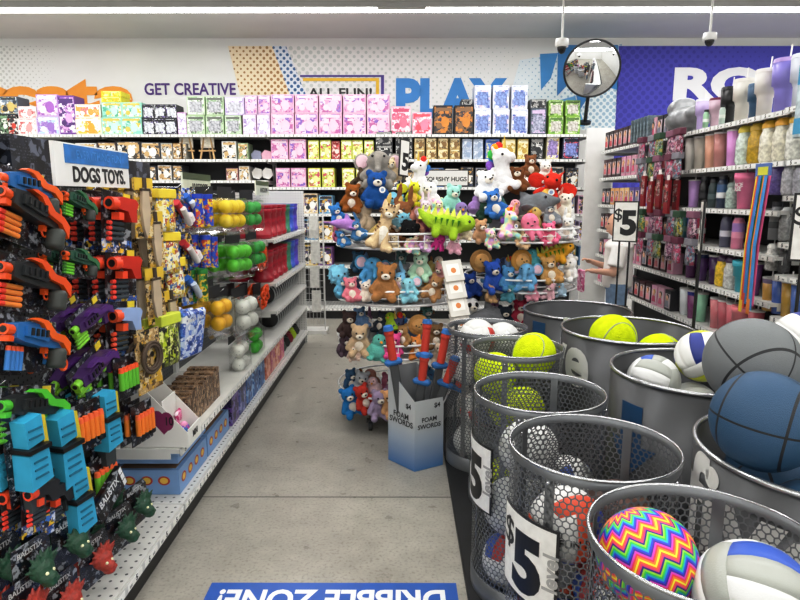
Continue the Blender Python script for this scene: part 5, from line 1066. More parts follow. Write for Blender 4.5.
# foam sword display
def sword_box():
    f, l, r = Vector((.072, 3.11, 0)), Vector((-.076, 3.27, 0)), Vector((.235, 3.20, 0)); k = l + r - f
    hs = {'f': .405, 'l': .555, 'r': .405, 'k': .56}
    mb = MB(); pts = [f, r, k, l]; hh = [hs['f'], hs['r'], hs['k'], hs['l']]
    vs = [(p.x, p.y, .002) for p in pts] + [(p.x, p.y, h) for p, h in zip(pts, hh)]
    c = (f + k) / 2; vi = [(c.x + (p.x - c.x) * .97, c.y + (p.y - c.y) * .97, h) for p, h in zip(pts, hh)] + [(c.x + (p.x - c.x) * .97, c.y + (p.y - c.y) * .97, .01) for p in pts]
    fs = [(i, (i + 1) % 4, 4 + (i + 1) % 4, 4 + i) for i in range(4)]
    mb.add(vs, fs + [(0, 1, 2, 3)], 0); mb.add(vi, fs + [(4, 5, 6, 7)], 1); mb.add(vs[4:] + vi[:4], fs, 1)
    w = NT('sword_box_print'); w.setp(.4); sx = w.n('ShaderNodeSeparateXYZ'); w.l(w.obj(), sx.inputs[0])
    w.l(w.ramp(sx.outputs[2], [(.0, lin('3f78b8')), (.16, lin('a8b8cc')), (.27, lin('c9cdd0'))]), w.b.inputs['Base Color'])
    base = mb.mesh('sword_box', [w.m, M('8a8d90', .6)])
    lt = MB()
    def face(a, b, z, s, txt, off=0, xo=0):
        d = (b - a); L = d.length; d.normalize(); n = Vector((d.y, -d.x, 0)); c_ = (a + b) / 2 + d * xo
        mx = Matrix(((d.x, -n.x, 0, c_.x + n.x * .0015), (d.y, -n.y, 0, c_.y + n.y * .0015), (0, 0, 1, z), (0, 0, 0, 1)))
        lt.text(txt, s, (0, 0, 0), 0, .02, mx=mx, ext=.0003)
    for z, t in ((.30, 'FOAM'), (.262, 'SWORDS')):
        face(l, f, z, .046, t); face(f, r, z - .01, .036, t)
    face(l, f, .365, .04, '$4', xo=.06); face(f, r, .365, .038, '$4', xo=.05)
    return spawn(T('sword_box', base, [('lettering', lt.mesh('lettering', M('26282c', .5)))]), (0, 0, 0), 0, 'grey to blue cardboard box of foam swords standing on the floor', 'display box'), c
SB, SC_ = sword_box()
def t_sword(c1, c2, L=.62):
    bl = MB().box((0, 0, L * .36), (.05, .02, L * .72), bev=.006)
    gp = MB().cyl((0, 0, L * .76), (0, 0, L * .95), .023, n=12).sph((0, 0, L * .95), .028, 0, 12, 8)
    pm = MB().cyl((0, 0, L * .97), (0, 0, L), .030, .024, 12)
    return T('foam_sword', None, [('blade', bl.mesh('blade', M('4e5052', .8))), ('guard', MB().box((0, 0, L * .74), (.10, .045, .035), bev=.012).mesh('guard', M(c2, .7))), ('grip', gp.mesh('grip', M(c1, .7))), ('pommel', pm.mesh('pommel', M(c2, .7)))])
SW1, SW2 = t_sword('c8402f', '2f6fb0', .80), t_sword('c8402f', '2f6fb0', .64)
for i, (t, dx, dy, rx, ry, rz, z, lb) in enumerate(((SW1, -.075, .01, .02, -.16, .3, .02, 'leaning out farthest to the aisle'), (SW2, -.03, -.04, .05, .12, -.3, .03, 'with red grip in the middle of the box'), (SW2, .03, .00, .0, .33, -.2, .03, 'tilting toward the ball bins'), (SW2, .05, .05, .1, .45, .1, .02, 'with blue guard beside the bins'), (SW1, .0, .09, -.06, .1, .2, .02, 'standing at the back of the box'), (SW1, .055, -.03, .1, .15, .5, -.0, 'with red pommel at the front'))):
    spawn(t, (SC_.x + dx * .5, SC_.y + dy * .5, z), 0, f'grey foam sword {lb}', 'foam sword', rot=(rx, ry, rz), scale=1)
EXPO = 0.06
# ------------------------------------------------------------------ plush towers
WIRE = M('ececec', .35)
TZ = [.15, .50, .84, 1.19]; TR = .41
TOWERS = [(-.02, 4.02, 'elephant topped'), (.90, 4.52, 'unicorn topped')]
def tower_t():
    ps = [('pole', MB().cyl((0, 0, .05), (0, 0, 1.30), .022, n=12).mesh('pole', WIRE))]
    for z in TZ:
        mb = MB(); mb.ring((0, 0, z), TR, .008, 44, 6).ring((0, 0, z + .045), TR + .003, .004, 44, 5).ring((0, 0, z + .09), TR + .006, .0075, 44, 6).ring((0, 0, z), TR * .6, .004, 30, 5)
        for i in range(16):
            a = 2 * PI * i / 16; c, s = math.cos(a), math.sin(a); mb.tube([(.02 * c, .02 * s, z), (TR * c, TR * s, z), ((TR + .006) * c, (TR + .006) * s, z + .09)], .003, 5)
        ps.append(('wire_tier', mb.mesh('wire_tier', WIRE), [('tray_liner', MB().cyl((0, 0, z + .004), (0, 0, z + .008), TR - .02, n=32).mesh('tray_liner', M('c4c6c8', .4)))]))
    for i in range(5):
        a = 2 * PI * i / 5 - 2.1; x, y = .36 * math.cos(a), .36 * math.sin(a)
        ps.append(('caster', MB().cyl((x, y, .15), (x, y, .07), .012, n=8).cyl((x - .012, y, .035), (x + .012, y, .035), .034, n=14).box((x, y, .07), (.05, .03, .02)).mesh('caster', DARK)))
    return T('plush_tower', None, ps)
TT = tower_t()
for x, y, w in TOWERS: spawn(TT, (x, y, .0), 0, f'{w} round white wire tower of plush toys', 'display tower', 'wire plush towers')
EYE = M('101012', .1)
def eyes(x, y, z, r=.011): return MB().sph((-x, y, z), r, 0, 10, 7).sph((x, y, z), r, 0, 10, 7).mesh('eyes', EYE)
def plush(name, build, parts, vox=.008):
    b = MB(); build(b); me = remesh(b, vox, 3); me.materials.append(fuzz('cccccc')); return T(name, me, parts)
def cap(b, p, q, r0, r1):  # rounded limb
    b.cyl(p, q, r0, r1, 10); b.sph(p, r0, 0, 10, 7); b.sph(q, r1, 0, 10, 7)
# every kind sits at z=0, faces -y, about .26 tall
def bear_b(b):
    b.sph((0, 0, .075), (.068, .06, .08)); b.sph((0, -.01, .19), (.068, .06, .062))
    for s in (-1, 1): b.sph((s * .052, -.0, .245), (.026, .016, .026)); cap(b, (s * .055, -.01, .125), (s * .09, -.05, .07), .024, .026); cap(b, (s * .04, -.04, .03), (s * .06, -.10, .03), .03, .032)
BEAR = plush('plush_bear', bear_b, [('muzzle', MB().sph((0, -.062, .175), (.032, .026, .024)).mesh('muzzle', fuzz('efe6d8'))), ('nose', MB().sph((0, -.088, .182), (.010, .007, .007)).mesh('nose', EYE)), ('eyes', eyes(.028, -.062, .203, .008)), ('belly_patch', MB().sph((0, -.034, .08), (.042, .032, .05)).mesh('belly_patch', fuzz('efe6d8')))])
def ele_b(b):
    b.sph((0, 0, .08), (.075, .07, .085)); b.sph((0, -.02, .195), (.07, .065, .065))
    for s in (-1, 1): b.sph((s * .10, .01, .20), (.055, .014, .06)); cap(b, (s * .05, -.04, .035), (s * .06, -.09, .03), .034, .034); cap(b, (s * .06, -.02, .13), (s * .085, -.06, .09), .026, .028)
    b.tube([(0, -.07, .19), (0, -.105, .165), (0, -.115, .12), (0, -.13, .095)], .02, 10, radii=[.028, .024, .019, .016])
BEARP = T('plush_bear', BEAR.me, BEAR.parts[:3])
ELE = plush('plush_elephant', ele_b, [('eyes', eyes(.035, -.076, .21, .008)), ('ear_lining', MB().sph((-.10, -.003, .20), (.038, .006, .042)).mesh('ear_lining', fuzz('e6c6d0'))), ('ear_lining', MB().sph((.10, -.003, .20), (.038, .006, .042)).mesh('ear_lining', fuzz('e6c6d0')))])
def uni_b(b):
    b.sph((0, .0, .085), (.07, .075, .085)); cap(b, (0, -.02, .14), (0, -.03, .20), .045, .05); b.sph((0, -.04, .225), (.055, .06, .052)); b.sph((0, -.095, .20), (.036, .036, .032))
    for s in (-1, 1): b.cyl((s * .035, -.02, .26), (s * .045, -.02, .305), .017, .004, 8); cap(b, (s * .045, -.05, .07), (s * .055, -.11, .03), .026, .028); cap(b, (s * .05, .02, .035), (s * .085, -.03, .03), .032, .032)
MANEP = ['e8433a', 'f29a2c', 'f4e04a', '4fc85a', '3f8ad8', '9a6ad0']
def mane():
    mb = MB()
    for i in range(6):
        a = i / 5; mb.sph((.012 * (-1) ** i, -.035 + .085 * a, .285 - .09 * a * a), (.026, .026, .03), i, 10, 7)
    return mb.mesh('mane', [fuzz(c) for c in MANEP])
UNI = plush('plush_unicorn', uni_b, [('horn', MB().cyl((0, -.075, .265), (0, -.10, .335), .013, .002, 10).mesh('horn', M('e8c860', .35, .3))), ('mane', mane()), ('eyes', eyes(.044, -.075, .232, .008)), ('tail', MB().sph((.0, .09, .07), (.03, .04, .04)).mesh('tail', fuzz('f0b0d0')))])
def dino_b(b):
    b.sph((0, 0, .085), (.10, .065, .07)); b.tube([(-.08, 0, .09), (-.15, 0, .12), (-.19, 0, .16)], .03, 10, radii=[.05, .03, .01]); b.sph((.13, -.01, .12), (.062, .055, .052)); cap(b, (.08, 0, .09), (.12, 0, .11), .05, .05)
    for s in (-1, 1):
        for x in (-.055, .06): cap(b, (x, s * .04, .06), (x, s * .05, .022), .03, .028)
def dino_p():
    sp = MB()
    for i in range(8): x = -.16 + .04 * i; sp.cyl((x, 0, .10 + .045 * math.cos((x - .02) * 9)), (x, 0, .185 + .01 * math.cos(x * 9)), .022, .003, 8)
    st = MB()
    for i in range(5): x = -.07 + .037 * i; st.prism([(x - .008, .13), (x + .008, .13), (x, .085)], -.064, -.05)
    return [('spikes', sp.mesh('spikes', fuzz('dfe86a'))), ('stripes', st.mesh('stripes', fuzz('4a8a2a'))), ('eyes', MB().sph((.145, -.058, .135), .009, 0, 10, 7).sph((.145, .045, .135), .009, 0, 10, 7).mesh('eyes', EYE))]
DINO = plush('plush_dinosaur', dino_b, dino_p())
def shark_b(b):
    b.tube([(-.20, 0, .06), (-.12, 0, .075), (0, 0, .08), (.10, 0, .08), (.17, 0, .07)], .05, 14, radii=[.012, .04, .07, .065, .02])
    b.sph((.16, 0, .068), (.04, .03, .02)); b.cyl((0, 0, .13), (-.03, 0, .20), .04, .006, 8)
    for s in (-1, 1): b.sph((.02, s * .09, .05), (.035, .06, .012)); b.sph((-.215, s * .035, .06), (.03, .04, .012))
SHARK = plush('plush_dolphin', shark_b, [('eyes', MB().sph((.13, -.052, .09), .008, 0, 10, 7).sph((.13, .052, .09), .008, 0, 10, 7).mesh('eyes', EYE)), ('belly_patch', MB().sph((.02, 0, .045), (.11, .05, .04)).mesh('belly_patch', fuzz('e8e8e6')))])
def octo_b(b):
    b.sph((0, 0, .16), (.075, .07, .08))
    for i in range(7): a = 2 * PI * i / 7; b.tube([(.04 * math.cos(a), .04 * math.sin(a), .11), (.075 * math.cos(a), .075 * math.sin(a), .06), (.09 * math.cos(a), .09 * math.sin(a), .02)], .02, 8, radii=[.03, .024, .018])
OCTO = plush('plush_octopus', octo_b, [('eyes', eyes(.028, -.066, .165, .008)), ('mouth', MB().sph((0, -.072, .138), (.012, .004, .004)).mesh('mouth', EYE))])
def cat_b(b):
    b.sph((0, .01, .07), (.07, .062, .075)); b.sph((0, .01, .16), (.05, .045, .09)); b.sph((0, -.005, .27), (.062, .055, .055))
    for s in (-1, 1): b.cyl((s * .04, 0, .305), (s * .052, 0, .35), .024, .006, 8); cap(b, (s * .03, -.04, .12), (s * .035, -.06, .02), .02, .026); cap(b, (s * .055, .0, .04), (s * .075, -.06, .025), .03, .028)
def cat_p():
    st = MB()
    for i in range(3): st.box((-.022 + .022 * i, -.04, .318), (.009, .05, .012))
    for z in (.255, .275): st.box((-.058, -.02, z), (.02, .05, .007)); st.box((.058, -.02, z), (.02, .05, .007))
    for z in (.12, .15, .18): st.box((-.045, 0, z), (.016, .06, .01)); st.box((.045, 0, z), (.016, .06, .01))
    return [('muzzle', MB().sph((0, -.05, .252), (.03, .02, .02)).mesh('muzzle', fuzz('f2eadc'))), ('nose', MB().sph((0, -.07, .257), (.007, .005, .005)).mesh('nose', EYE)), ('eyes', eyes(.026, -.052, .28, .007)), ('stripes', st.mesh('stripes', fuzz('7a5a3c'))), ('belly_patch', MB().sph((0, -.036, .10), (.042, .03, .07)).mesh('belly_patch', fuzz('f0e8da')))]
CAT = plush('plush_tiger', cat_b, cat_p())
def puff_b(b):
    b.sph((0, 0, .10), .088, 0, 16, 12); r = random.Random(3)
    for i in range(60):
        z = r.uniform(-1, 1); a = r.uniform(0, 2 * PI); q = math.sqrt(1 - z * z); d = Vector((q * math.cos(a), q * math.sin(a), z)); b.cyl(Vector((0, 0, .10)) + d * .075, Vector((0, 0, .10)) + d * .112, .016, .004, 6)
PUFF = plush('plush_puff', puff_b, [('eyes', eyes(.03, -.088, .115, .009)), ('feet', MB().sph((-.035, -.05, .012), (.025, .035, .014)).sph((.035, -.05, .012), (.025, .035, .014)).mesh('feet', fuzz('e8d0b8')))])
def disc_b(b): b.sph((0, 0, .10), (.098, .05, .098), 0, 20, 14); b.ring((0, -.01, .10), .085, .02, 24, 8, axis='y')
DISC = plush('plush_pancake', disc_b, [('face_pad', MB().sph((0, -.03, .10), (.07, .03, .07)).mesh('face_pad', fuzz('e0b070'))), ('eyes', eyes(.025, -.058, .11, .007)), ('mouth', MB().sph((0, -.062, .092), (.01, .004, .004)).mesh('mouth', EYE))])
def bunny_b(b):
    bear_b(b)
    for s in (-1, 1): b.sph((s * .04, .005, .30), (.02, .012, .075))
BUNNY = plush('plush_bunny', bunny_b, BEAR.parts)
def drag_b(b):
    b.sph((0, 0, .08), (.07, .065, .085)); b.sph((0, -.02, .20), (.06, .06, .055)); b.sph((0, -.075, .185), (.04, .035, .03))
    for s in (-1, 1):
        b.sph((s * .11, .03, .17), (.07, .01, .055)); cap(b, (s * .045, -.04, .03), (s * .06, -.09, .03), .03, .03); b.cyl((s * .03, 0, .24), (s * .05, .02, .29), .014, .003, 8); cap(b, (s * .05, -.03, .12), (s * .07, -.07, .09), .02, .02)
    b.tube([(0, .06, .05), (.05, .12, .04), (.12, .12, .05)], .02, 8, radii=[.035, .022, .008])
DRAG = plush('plush_dragon', drag_b, [('belly_patch', MB().sph((0, -.04, .085), (.045, .032, .06)).mesh('belly_patch', fuzz('f0c86a'))), ('eyes', eyes(.032, -.072, .215, .009))])
def slug_b(b): b.sph((0, 0, .075), (.085, .085, .075), 0, 16, 12); b.sph((0, -.02, .165), (.06, .058, .055)); b.sph((-.06, -.06, .02), (.03, .035, .02)); b.sph((.06, -.06, .02), (.03, .035, .02))
SEAL = plush('plush_chick', slug_b, [('beak', MB().cyl((0, -.07, .16), (0, -.095, .155), .014, .004, 8).mesh('beak', fuzz('e8a03c'))), ('eyes', eyes(.025, -.068, .18, .007))])
KIND = {'bear': (BEAR, 'bear'), 'ele': (ELE, 'elephant'), 'uni': (UNI, 'unicorn'), 'dino': (DINO, 'dinosaur'), 'dol': (SHARK, 'dolphin'), 'oct': (OCTO, 'octopus'), 'cat': (CAT, 'tiger'), 'puff': (PUFF, 'fuzzy monster'), 'disc': (DISC, 'pancake'), 'bun': (BUNNY, 'bunny'), 'drag': (DRAG, 'dragon'), 'chick': (SEAL, 'chick')}
tagm = MB().cyl((0, 0, 0), (0, -.002, 0), .022, n=16).disc((0, -.0026, 0), .012, 1).mesh('hang_tag', [PAPER, M('8aa0c0', .5)])
def pastel():
    w = NT('pastel_plush'); w.setp(.95, spec=.1); nz = w.n('ShaderNodeTexNoise'); nz.inputs['Scale'].default_value = 11; w.l(w.obj(), nz.inputs['Vector'])
    w.l(w.ramp(nz.outputs[0], [(.3, lin('c8a8e0')), (.42, lin('f0b8d8')), (.52, lin('f2ecb0')), (.6, lin('a8e0d0')), (.72, lin('a8c8f0'))]), w.b.inputs['Base Color'])
    MC['pastel'] = w.m; return w.m
PAST = pastel()
_seen = {}
def pl(k, u, v, r, col, words, tw, tier, depth=None, rz=0, rx=0, ry=0, tagd=False):
    """a plush whose middle shows at (u,v); r is about half its height as seen; it sits in front part of its tower"""
    t, kn = KIND[k]; cx, cy, tn = TOWERS[tw]
    if k == 'bear' and (int(u) + int(v)) % 2: t = BEARP
    y = cy - TR + .12 if depth is None else cy - TR + depth
    p = P(u, v, Y=y); f = (p - Vector((0, 0, CAMH))).length; hgt = 2 * r * f / 620
    nat = {'cat': .34, 'dino': .19, 'dol': .20, 'bun': .36, 'uni': .31}.get(k, .26); s = hgt / nat
    where = ['bottom tier', 'third tier down', 'second tier down', 'heaped top tier'][tier]
    lb = f'{words} plush {kn} on the {where} of the {tn} tower'
    n = _seen.get(lb, 0); _seen[lb] = n + 1
    if n: lb = f'{words} plush {kn}, {ORD[n]} such, on the {where} of the {tn} tower'
    m = {}
    if col: m = {(t.name, 0): PAST if col == 'pastel' else fuzz(col)}
    o = spawn(t, (p.x, p.y, p.z - hgt / 2), 0, lb, 'plush toy', f'plush toys on the {tn} tower', s, rot=(rx, ry, rz), mats=m)
    if tagd: ob('hang_tag', tagm, o, (.03, -.09, .13))
    return o
def build_plush():
    # top of the first tower
    A = [('ele', 378, 172, 22, '9a9690', 'grey', .45, 0), ('bear', 375, 190, 19, '27599c', 'deep blue', .30, .2), ('bear', 349, 197, 14, '9a5c2c', 'brown', .25, .3), ('bear', 340, 214, 11, '3f82c0', 'small blue', .15, .4), ('dol', 345, 223, 10, 'b48ac8', 'lilac', .08, .6), ('bun', 361, 226, 15, '4a7ca8', 'blue grey', .07, .2),
         ('cat', 377, 224, 25, 'd8c09c', 'sand striped', .04, .1), ('puff', 394, 199, 14, '86c4de', 'pale blue', .22, 0), ('puff', 398, 216, 14, '8cc6dc', 'light blue', .12, -.2), ('puff', 412, 226, 14, '1a1a1c', 'black', .07, 0), ('uni', 416, 175, 19, 'f0eef0', 'white', .36, -.9), ('drag', 410, 194, 13, 'd8d83a', 'yellow and orange', .24, .4),
         ('bear', 432, 197, 16, 'f2f0ee', 'white', .28, -.3), ('bear', 449, 198, 14, 'a8dcd0', 'mint', .26, .3), ('bun', 425, 206, 14, 'f2dce8', 'pale rose', .17, 0), ('dino', 443, 223, 15, 'a8c83a', 'lime striped', .03, 0), ('chick', 461, 211, 14, '9a86b8', 'lilac', .18, .2), ('chick', 466, 230, 10, 'f0e0c8', 'cream', .12, -.3),
         ('bear', 408, 241, 12, 'pastel', 'pastel', .07, .6), ('oct', 436, 241, 10, 'c83a8a', 'magenta', .07, 0), ('bear', 452, 243, 10, 'e0b0c0', 'dusty pink', .08, .3), ('bear', 336, 233, 9, 'd87a9a', 'rose', .14, .7), ('bear', 438, 209, 11, 'pastel', 'pastel', .16, .2), ('bear', 395, 170, 12, 'e8d4b0', 'cream', .5, .3), ('bear', 356, 180, 12, '5a4a3c', 'dark brown', .48, .3), ('bear', 344, 238, 9, '4a8ac0', 'little blue', .08, .5), ('bear', 394, 243, 9, 'e8d8b8', 'little cream', .06, -.2), ('bear', 423, 243, 9, 'd8b0d8', 'little lilac', .05, .2)]
    for k, u, v, r, c, w, d, rz in A: pl(k, u, v, r, c, w, 0, 3, d, rz, rx=RN.uniform(-.3, .2), ry=RN.uniform(-.4, .4), tagd=(c in ('27599c',)))
    B = [('uni', 507, 168, 25, 'f0eeee', 'large white', .40, .9), ('bear', 485, 188, 17, 'f2f2f0', 'white', .26, .3), ('bear', 494, 183, 14, 'eeecea', 'ivory', .34, .0), ('bear', 518, 180, 14, '7a4a2c', 'brown', .34, -.2), ('drag', 543, 190, 19, 'd83a2c', 'red', .34, -.4), ('dol', 531, 203, 17, '7c8084', 'grey', .20, -.5), ('bear', 498, 204, 15, '3f78b8', 'mid blue', .18, .1), ('uni', 507, 224, 17, 'pastel', 'pastel', .05, .5), ('oct', 534, 226, 16, 'ee8aa6', 'pink', .05, 0), ('bear', 552, 234, 12, 'e87a9a', 'rose', .06, -.3),
         ('bear', 560, 206, 14, 'efe9da', 'cream', .26, -.2), ('bun', 567, 224, 16, 'e8e8e6', 'pale grey', .14, -.4), ('bear', 480, 231, 12, 'c8a07a', 'tan', .10, .3), ('bear', 481, 212, 11, '2f4a3a', 'dark green', .18, .3), ('bear', 491, 238, 10, 'pastel', 'little pastel', .04, .3), ('bear', 520, 238, 10, 'e8c8a0', 'little sand', .04, 0), ('bear', 552, 214, 11, '9aa0a6', 'ash grey', .16, .2), ('chick', 474, 202, 12, 'a88ac0', 'lilac', .24, .4), ('bear', 546, 172, 11, 'f0ece6', 'snow', .45, .1), ('bear', 530, 166, 11, '8a5a3a', 'chestnut', .5, .1), ('chick', 510, 206, 11, 'e8b0b8', 'blush', .16, 0)]
    for k, u, v, r, c, w, d, rz in B: pl(k, u, v, r, c, w, 1, 3, d, rz, rx=RN.uniform(-.3, .2), ry=RN.uniform(-.4, .4), tagd=(c in ('d83a2c', 'pastel')))
    # second tier down
    Cc = [('puff', 340, 271, 15, '8cc8e0', 'sky blue', .16, .5), ('bear', 352, 290, 13, 'e08a98', 'salmon pink', .05, .3), ('ele', 368, 273, 17, '5fa8d4', 'blue', .14, .3), ('bear', 384, 281, 19, 'b08050', 'caramel', .05, 0), ('bun', 404, 279, 19, '8cc4e4', 'baby blue', .07, -.2), ('ele', 411, 290, 13, '9ad0dc', 'aqua', .03, -.1), ('bear', 421, 265, 15, 'b8d8c0', 'mint', .14, -.2), ('bear', 430, 286, 13, 'b58a5c', 'tan', .06, -.3), ('bear', 358, 262, 11, '3a5a74', 'slate blue', .2, .3), ('bear', 398, 262, 11, '6a8a8a', 'teal grey', .2, 0), ('bear', 339, 288, 11, '6fb0cc', 'powder blue', .08, .6), ('bear', 438, 273, 11, 'd8a0a0', 'blush', .14, -.5), ('bear', 369, 291, 11, 'e8dcd0', 'oatmeal', .04, .1), ('chick', 443, 262, 10, 'e8dccc', 'cream', .2, -.4)]
    for k, u, v, r, c, w, d, rz in Cc: pl(k, u, v, r, c, w, 0, 2, d, rz, RN.uniform(-.25, .2), RN.uniform(-.4, .4), tagd=(c == '8cc4e4'))
    D = [('disc', 477, 257, 15, 'b88a54', 'tan', .10, .2), ('bear', 494, 275, 16, '3a62c0', 'royal blue', .08, .2), ('disc', 518, 257, 15, 'c8924a', 'honey', .10, 0), ('chick', 536, 256, 12, '5fb8c4', 'teal', .16, -.1), ('dino', 556, 254, 11, 'e8b03a', 'golden', .16, 0), ('bear', 552, 270, 14, 'c8a064', 'golden brown', .07, -.2), ('bear', 570, 270, 13, 'f0eeec', 'white', .14, -.4), ('bear', 506, 279, 13, '5a9ac8', 'azure', .05, .1), ('ele', 527, 277, 14, '7ab4d8', 'light blue', .05, 0), ('bear', 488, 293, 9, 'd8b080', 'buff', .03, .3), ('bear', 508, 293, 9, '5a9aa8', 'small teal', .02, 0), ('bear', 533, 292, 9, 'e0a0b0', 'pale pink', .02, 0), ('bear', 549, 290, 9, 'e8c0c8', 'small pink', .04, -.2), ('bear', 473, 284, 12, '2c4a9a', 'navy', .14, .4), ('chick', 562, 288, 9, 'b8d0e0', 'ice blue', .07, -.3), ('bear', 541, 270, 11, '8a5a3a', 'brown', .15, 0)]
    for k, u, v, r, c, w, d, rz in D: pl(k, u, v, r, c, w, 1, 2, d, rz + RN.uniform(-.5, .5), RN.uniform(-.25, .2), RN.uniform(-.4, .4))
    E = [('bear', 346, 325, 14, '4a3a38', 'dark brown', .13, .5), ('bear', 358, 338, 16, 'c8b090', 'beige', .06, .3), ('chick', 374, 345, 17, '6ab8ac', 'teal', .02, .1), ('chick', 394, 320, 12, 'a8cc3a', 'lime', .12, 0), ('disc', 421, 321, 14, 'd0a060', 'honey', .10, -.1), ('bear', 393, 344, 13, 'e05a98', 'hot pink', .04, 0), ('bear', 406, 336, 12, 'b08a5a', 'tan', .06, -.1), ('bear', 421, 347, 12, 'e89a50', 'apricot', .03, -.2), ('bear', 436, 336, 13, '8a6a4a', 'cocoa', .10, -.4), ('bear', 340, 345, 11, '5a4a54', 'plum brown', .09, .6), ('bear', 354, 352, 9, 'e0c8b8', 'shell pink', .03, .3), ('bear', 380, 322, 11, '3a3f48', 'charcoal', .17, 0), ('bear', 437, 352, 11, 'd8c4b0', 'sand', .08, -.4), ('bear', 363, 318, 11, '6a8ab0', 'denim', .18, .2)]
    for k, u, v, r, c, w, d, rz in E: pl(k, u, v, r, c, w, 0, 1, d, rz + RN.uniform(-.5, .5), RN.uniform(-.25, .2), RN.uniform(-.4, .4))
    F = [('bear', 355, 399, 15, '2a78b8', 'bright blue', .10, .4), ('bear', 357, 384, 14, 'b8bcc0', 'silver grey', .15, .3), ('bear', 366, 396, 14, 'b83a30', 'brick red', .06, .2), ('bear', 377, 402, 15, 'a898b4', 'lilac grey', .03, .1), ('chick', 377, 384, 12, 'e8c8cc', 'blush', .12, 0), ('bear', 348, 378, 11, '3a5a7a', 'slate', .16, .5), ('bear', 393, 400, 14, 'd8a878', 'fawn', .03, 0), ('bear', 411, 398, 14, '7aa8c8', 'dusky blue', .04, -.1), ('bear', 428, 396, 14, 'c88a9a', 'old rose', .08, -.3), ('bear', 396, 380, 11, '8a6a50', 'cocoa', .16, 0), ('bear', 420, 378, 11, 'd8d0c0', 'oat', .16, 0)]
    for k, u, v, r, c, w, d, rz in F: pl(k, u, v, r, c, w, 0, 0, d, rz + RN.uniform(-.5, .5), RN.uniform(-.25, .2), RN.uniform(-.4, .4))
    G = [('bear', 470, 313, 17, 'efeeec', 'white', .10, .3), ('dol', 489, 314, 15, '8e9094', 'grey', .10, .4), ('bear', 505, 318, 13, '2c3440', 'charcoal', .10, 0), ('bear', 520, 312, 13, 'b83a50', 'crimson', .14, 0), ('bear', 540, 314, 13, '3a5aa0', 'cobalt', .14, 0), ('bear', 556, 314, 13, 'd8b88a', 'sand', .14, -.2), ('bear', 480, 332, 12, '3a4a78', 'indigo', .04, .2), ('bear', 497, 333, 11, 'd8a0a8', 'rosy', .05, .1)]
    for k, u, v, r, c, w, d, rz in G:
        o = pl(k, u, v, r, c, w, 1, 1, d, rz)
        if c == 'efeeec': ob('ears', MB().sph((-.052, -.002, .247), (.030, .02, .03)).sph((.052, -.002, .247), (.030, .02, .03)).sph((-.028, -.055, .203), (.019, .014, .02)).sph((.028, -.055, .203), (.019, .014, .02)).mesh('ears', fuzz('1a1a1c')), o); o['label'] = 'black and white plush panda on the third tier down of the unicorn topped tower'
    # strip of white cards hanging down the side of the first tower
    ct = T('sticker_card', MB().box((0, 0, -.055), (.125, .012, .13), 0).box((-.0, -.0066, -.05), (.08, .001, .07), 1).disc((0, -.0078, -.055), .017, 2).mesh('sticker_card', [M('d6d2ca', .5), M('f2eee6', .4, var=.05), M('d8894a', .5)]))
    for i in range(5):
        p = P(451 + (2.5 * i), 262 + 17.5 * i, Y=3.60 - .02 * i); spawn(ct, p, .0, f'white carded craft kit with orange picture, {ORD[i]} from the top of the hanging strip', 'carded kit', 'white carded kits', rot=(-.42, -.07, .35))
    # sign card standing among the plush
    mb = MB().box((0, 0, 0), (.10, .008, .24), 0).box((0, -.0046, 0), (.085, .0012, .22), 1).text('5', .15, (.01, -.0058, -.03), 0, .04, ext=.0003)
    p = P(404, 158, Y=4.05); o = spawn(T('price_flag', None, [('flag_card', mb.mesh('flag_card', [BLACK, PAPER])), ('post', MB().cyl((0, 0, -.12), (0, 0, -.50), .006, n=8).mesh('post', BLACK))]), p, .5, 'black framed price card rising out of the elephant topped tower', 'price sign', rot=(0, .08, .9))
    mb = MB().box((0, 0, 0), (.34, .008, .12), 0).box((0, -.0046, 0), (.325, .0012, .108), 1).text('SQUISHY HUGS', .045, (0, -.0058, -.01), 0, .02, ext=.0003)
    p = P(446, 178, Y=4.62); spawn(T('price_flag', None, [('flag_card', mb.mesh('flag_card', [BLACK, PAPER])), ('post', MB().cyl((.1, 0, -.06), (.1, 0, -.7), .006, n=8).mesh('post', BLACK))]), p, 0, 'white header card with black lettering behind the plush pile', 'sign')
build_plush()
def filler():
    cols = [('8a5a3a', 'chestnut brown'), ('5a8ab0', 'dull blue'), ('c8b8a0', 'stone'), ('a87a98', 'mauve'), ('6a9a94', 'sea green'), ('c88a7a', 'clay pink'), ('4a5070', 'dark blue'), ('d8c07a', 'straw'), ('e0d8d0', 'bone white'), ('8a8e94', 'mid grey'), ('b86a80', 'raspberry'), ('7a9ac8', 'cornflower')]
    ks = ['bear', 'bun', 'puff', 'chick', 'ele', 'cat', 'bear', 'oct', 'chick', 'bun', 'uni']
    for tw, (cx, cy, tn) in enumerate(TOWERS):
        for tier in range(4):
            if tw == 1 and tier == 0: continue
            n = 7
            for i in range(n):
                a = -PI / 2 + (i - (n - 1) / 2) * .46; R = .225
                c, w = cols[(i * 5 + tier * 3 + tw * 7) % 12]; t, kn = KIND[ks[(i * 3 + tier + tw * 2) % 11]]
                lb = f'{w} plush {kn}, {ORD[i]} around the inner {["bottom", "third", "second", "top"][tier]} ring of the {tn} tower'
                spawn(t, (cx + R * math.cos(a), cy + R * math.sin(a), TZ[tier] + .012 + (.05 if i % 2 else 0)), 0, lb, 'plush toy', f'plush toys on the {tn} tower', .72 if tier < 3 else .9, rot=(RN.uniform(-.3, .3), RN.uniform(-.35, .35), a + PI / 2 + RN.uniform(-.8, .8)), mats={(t.name, 0): fuzz(c)})
filler()
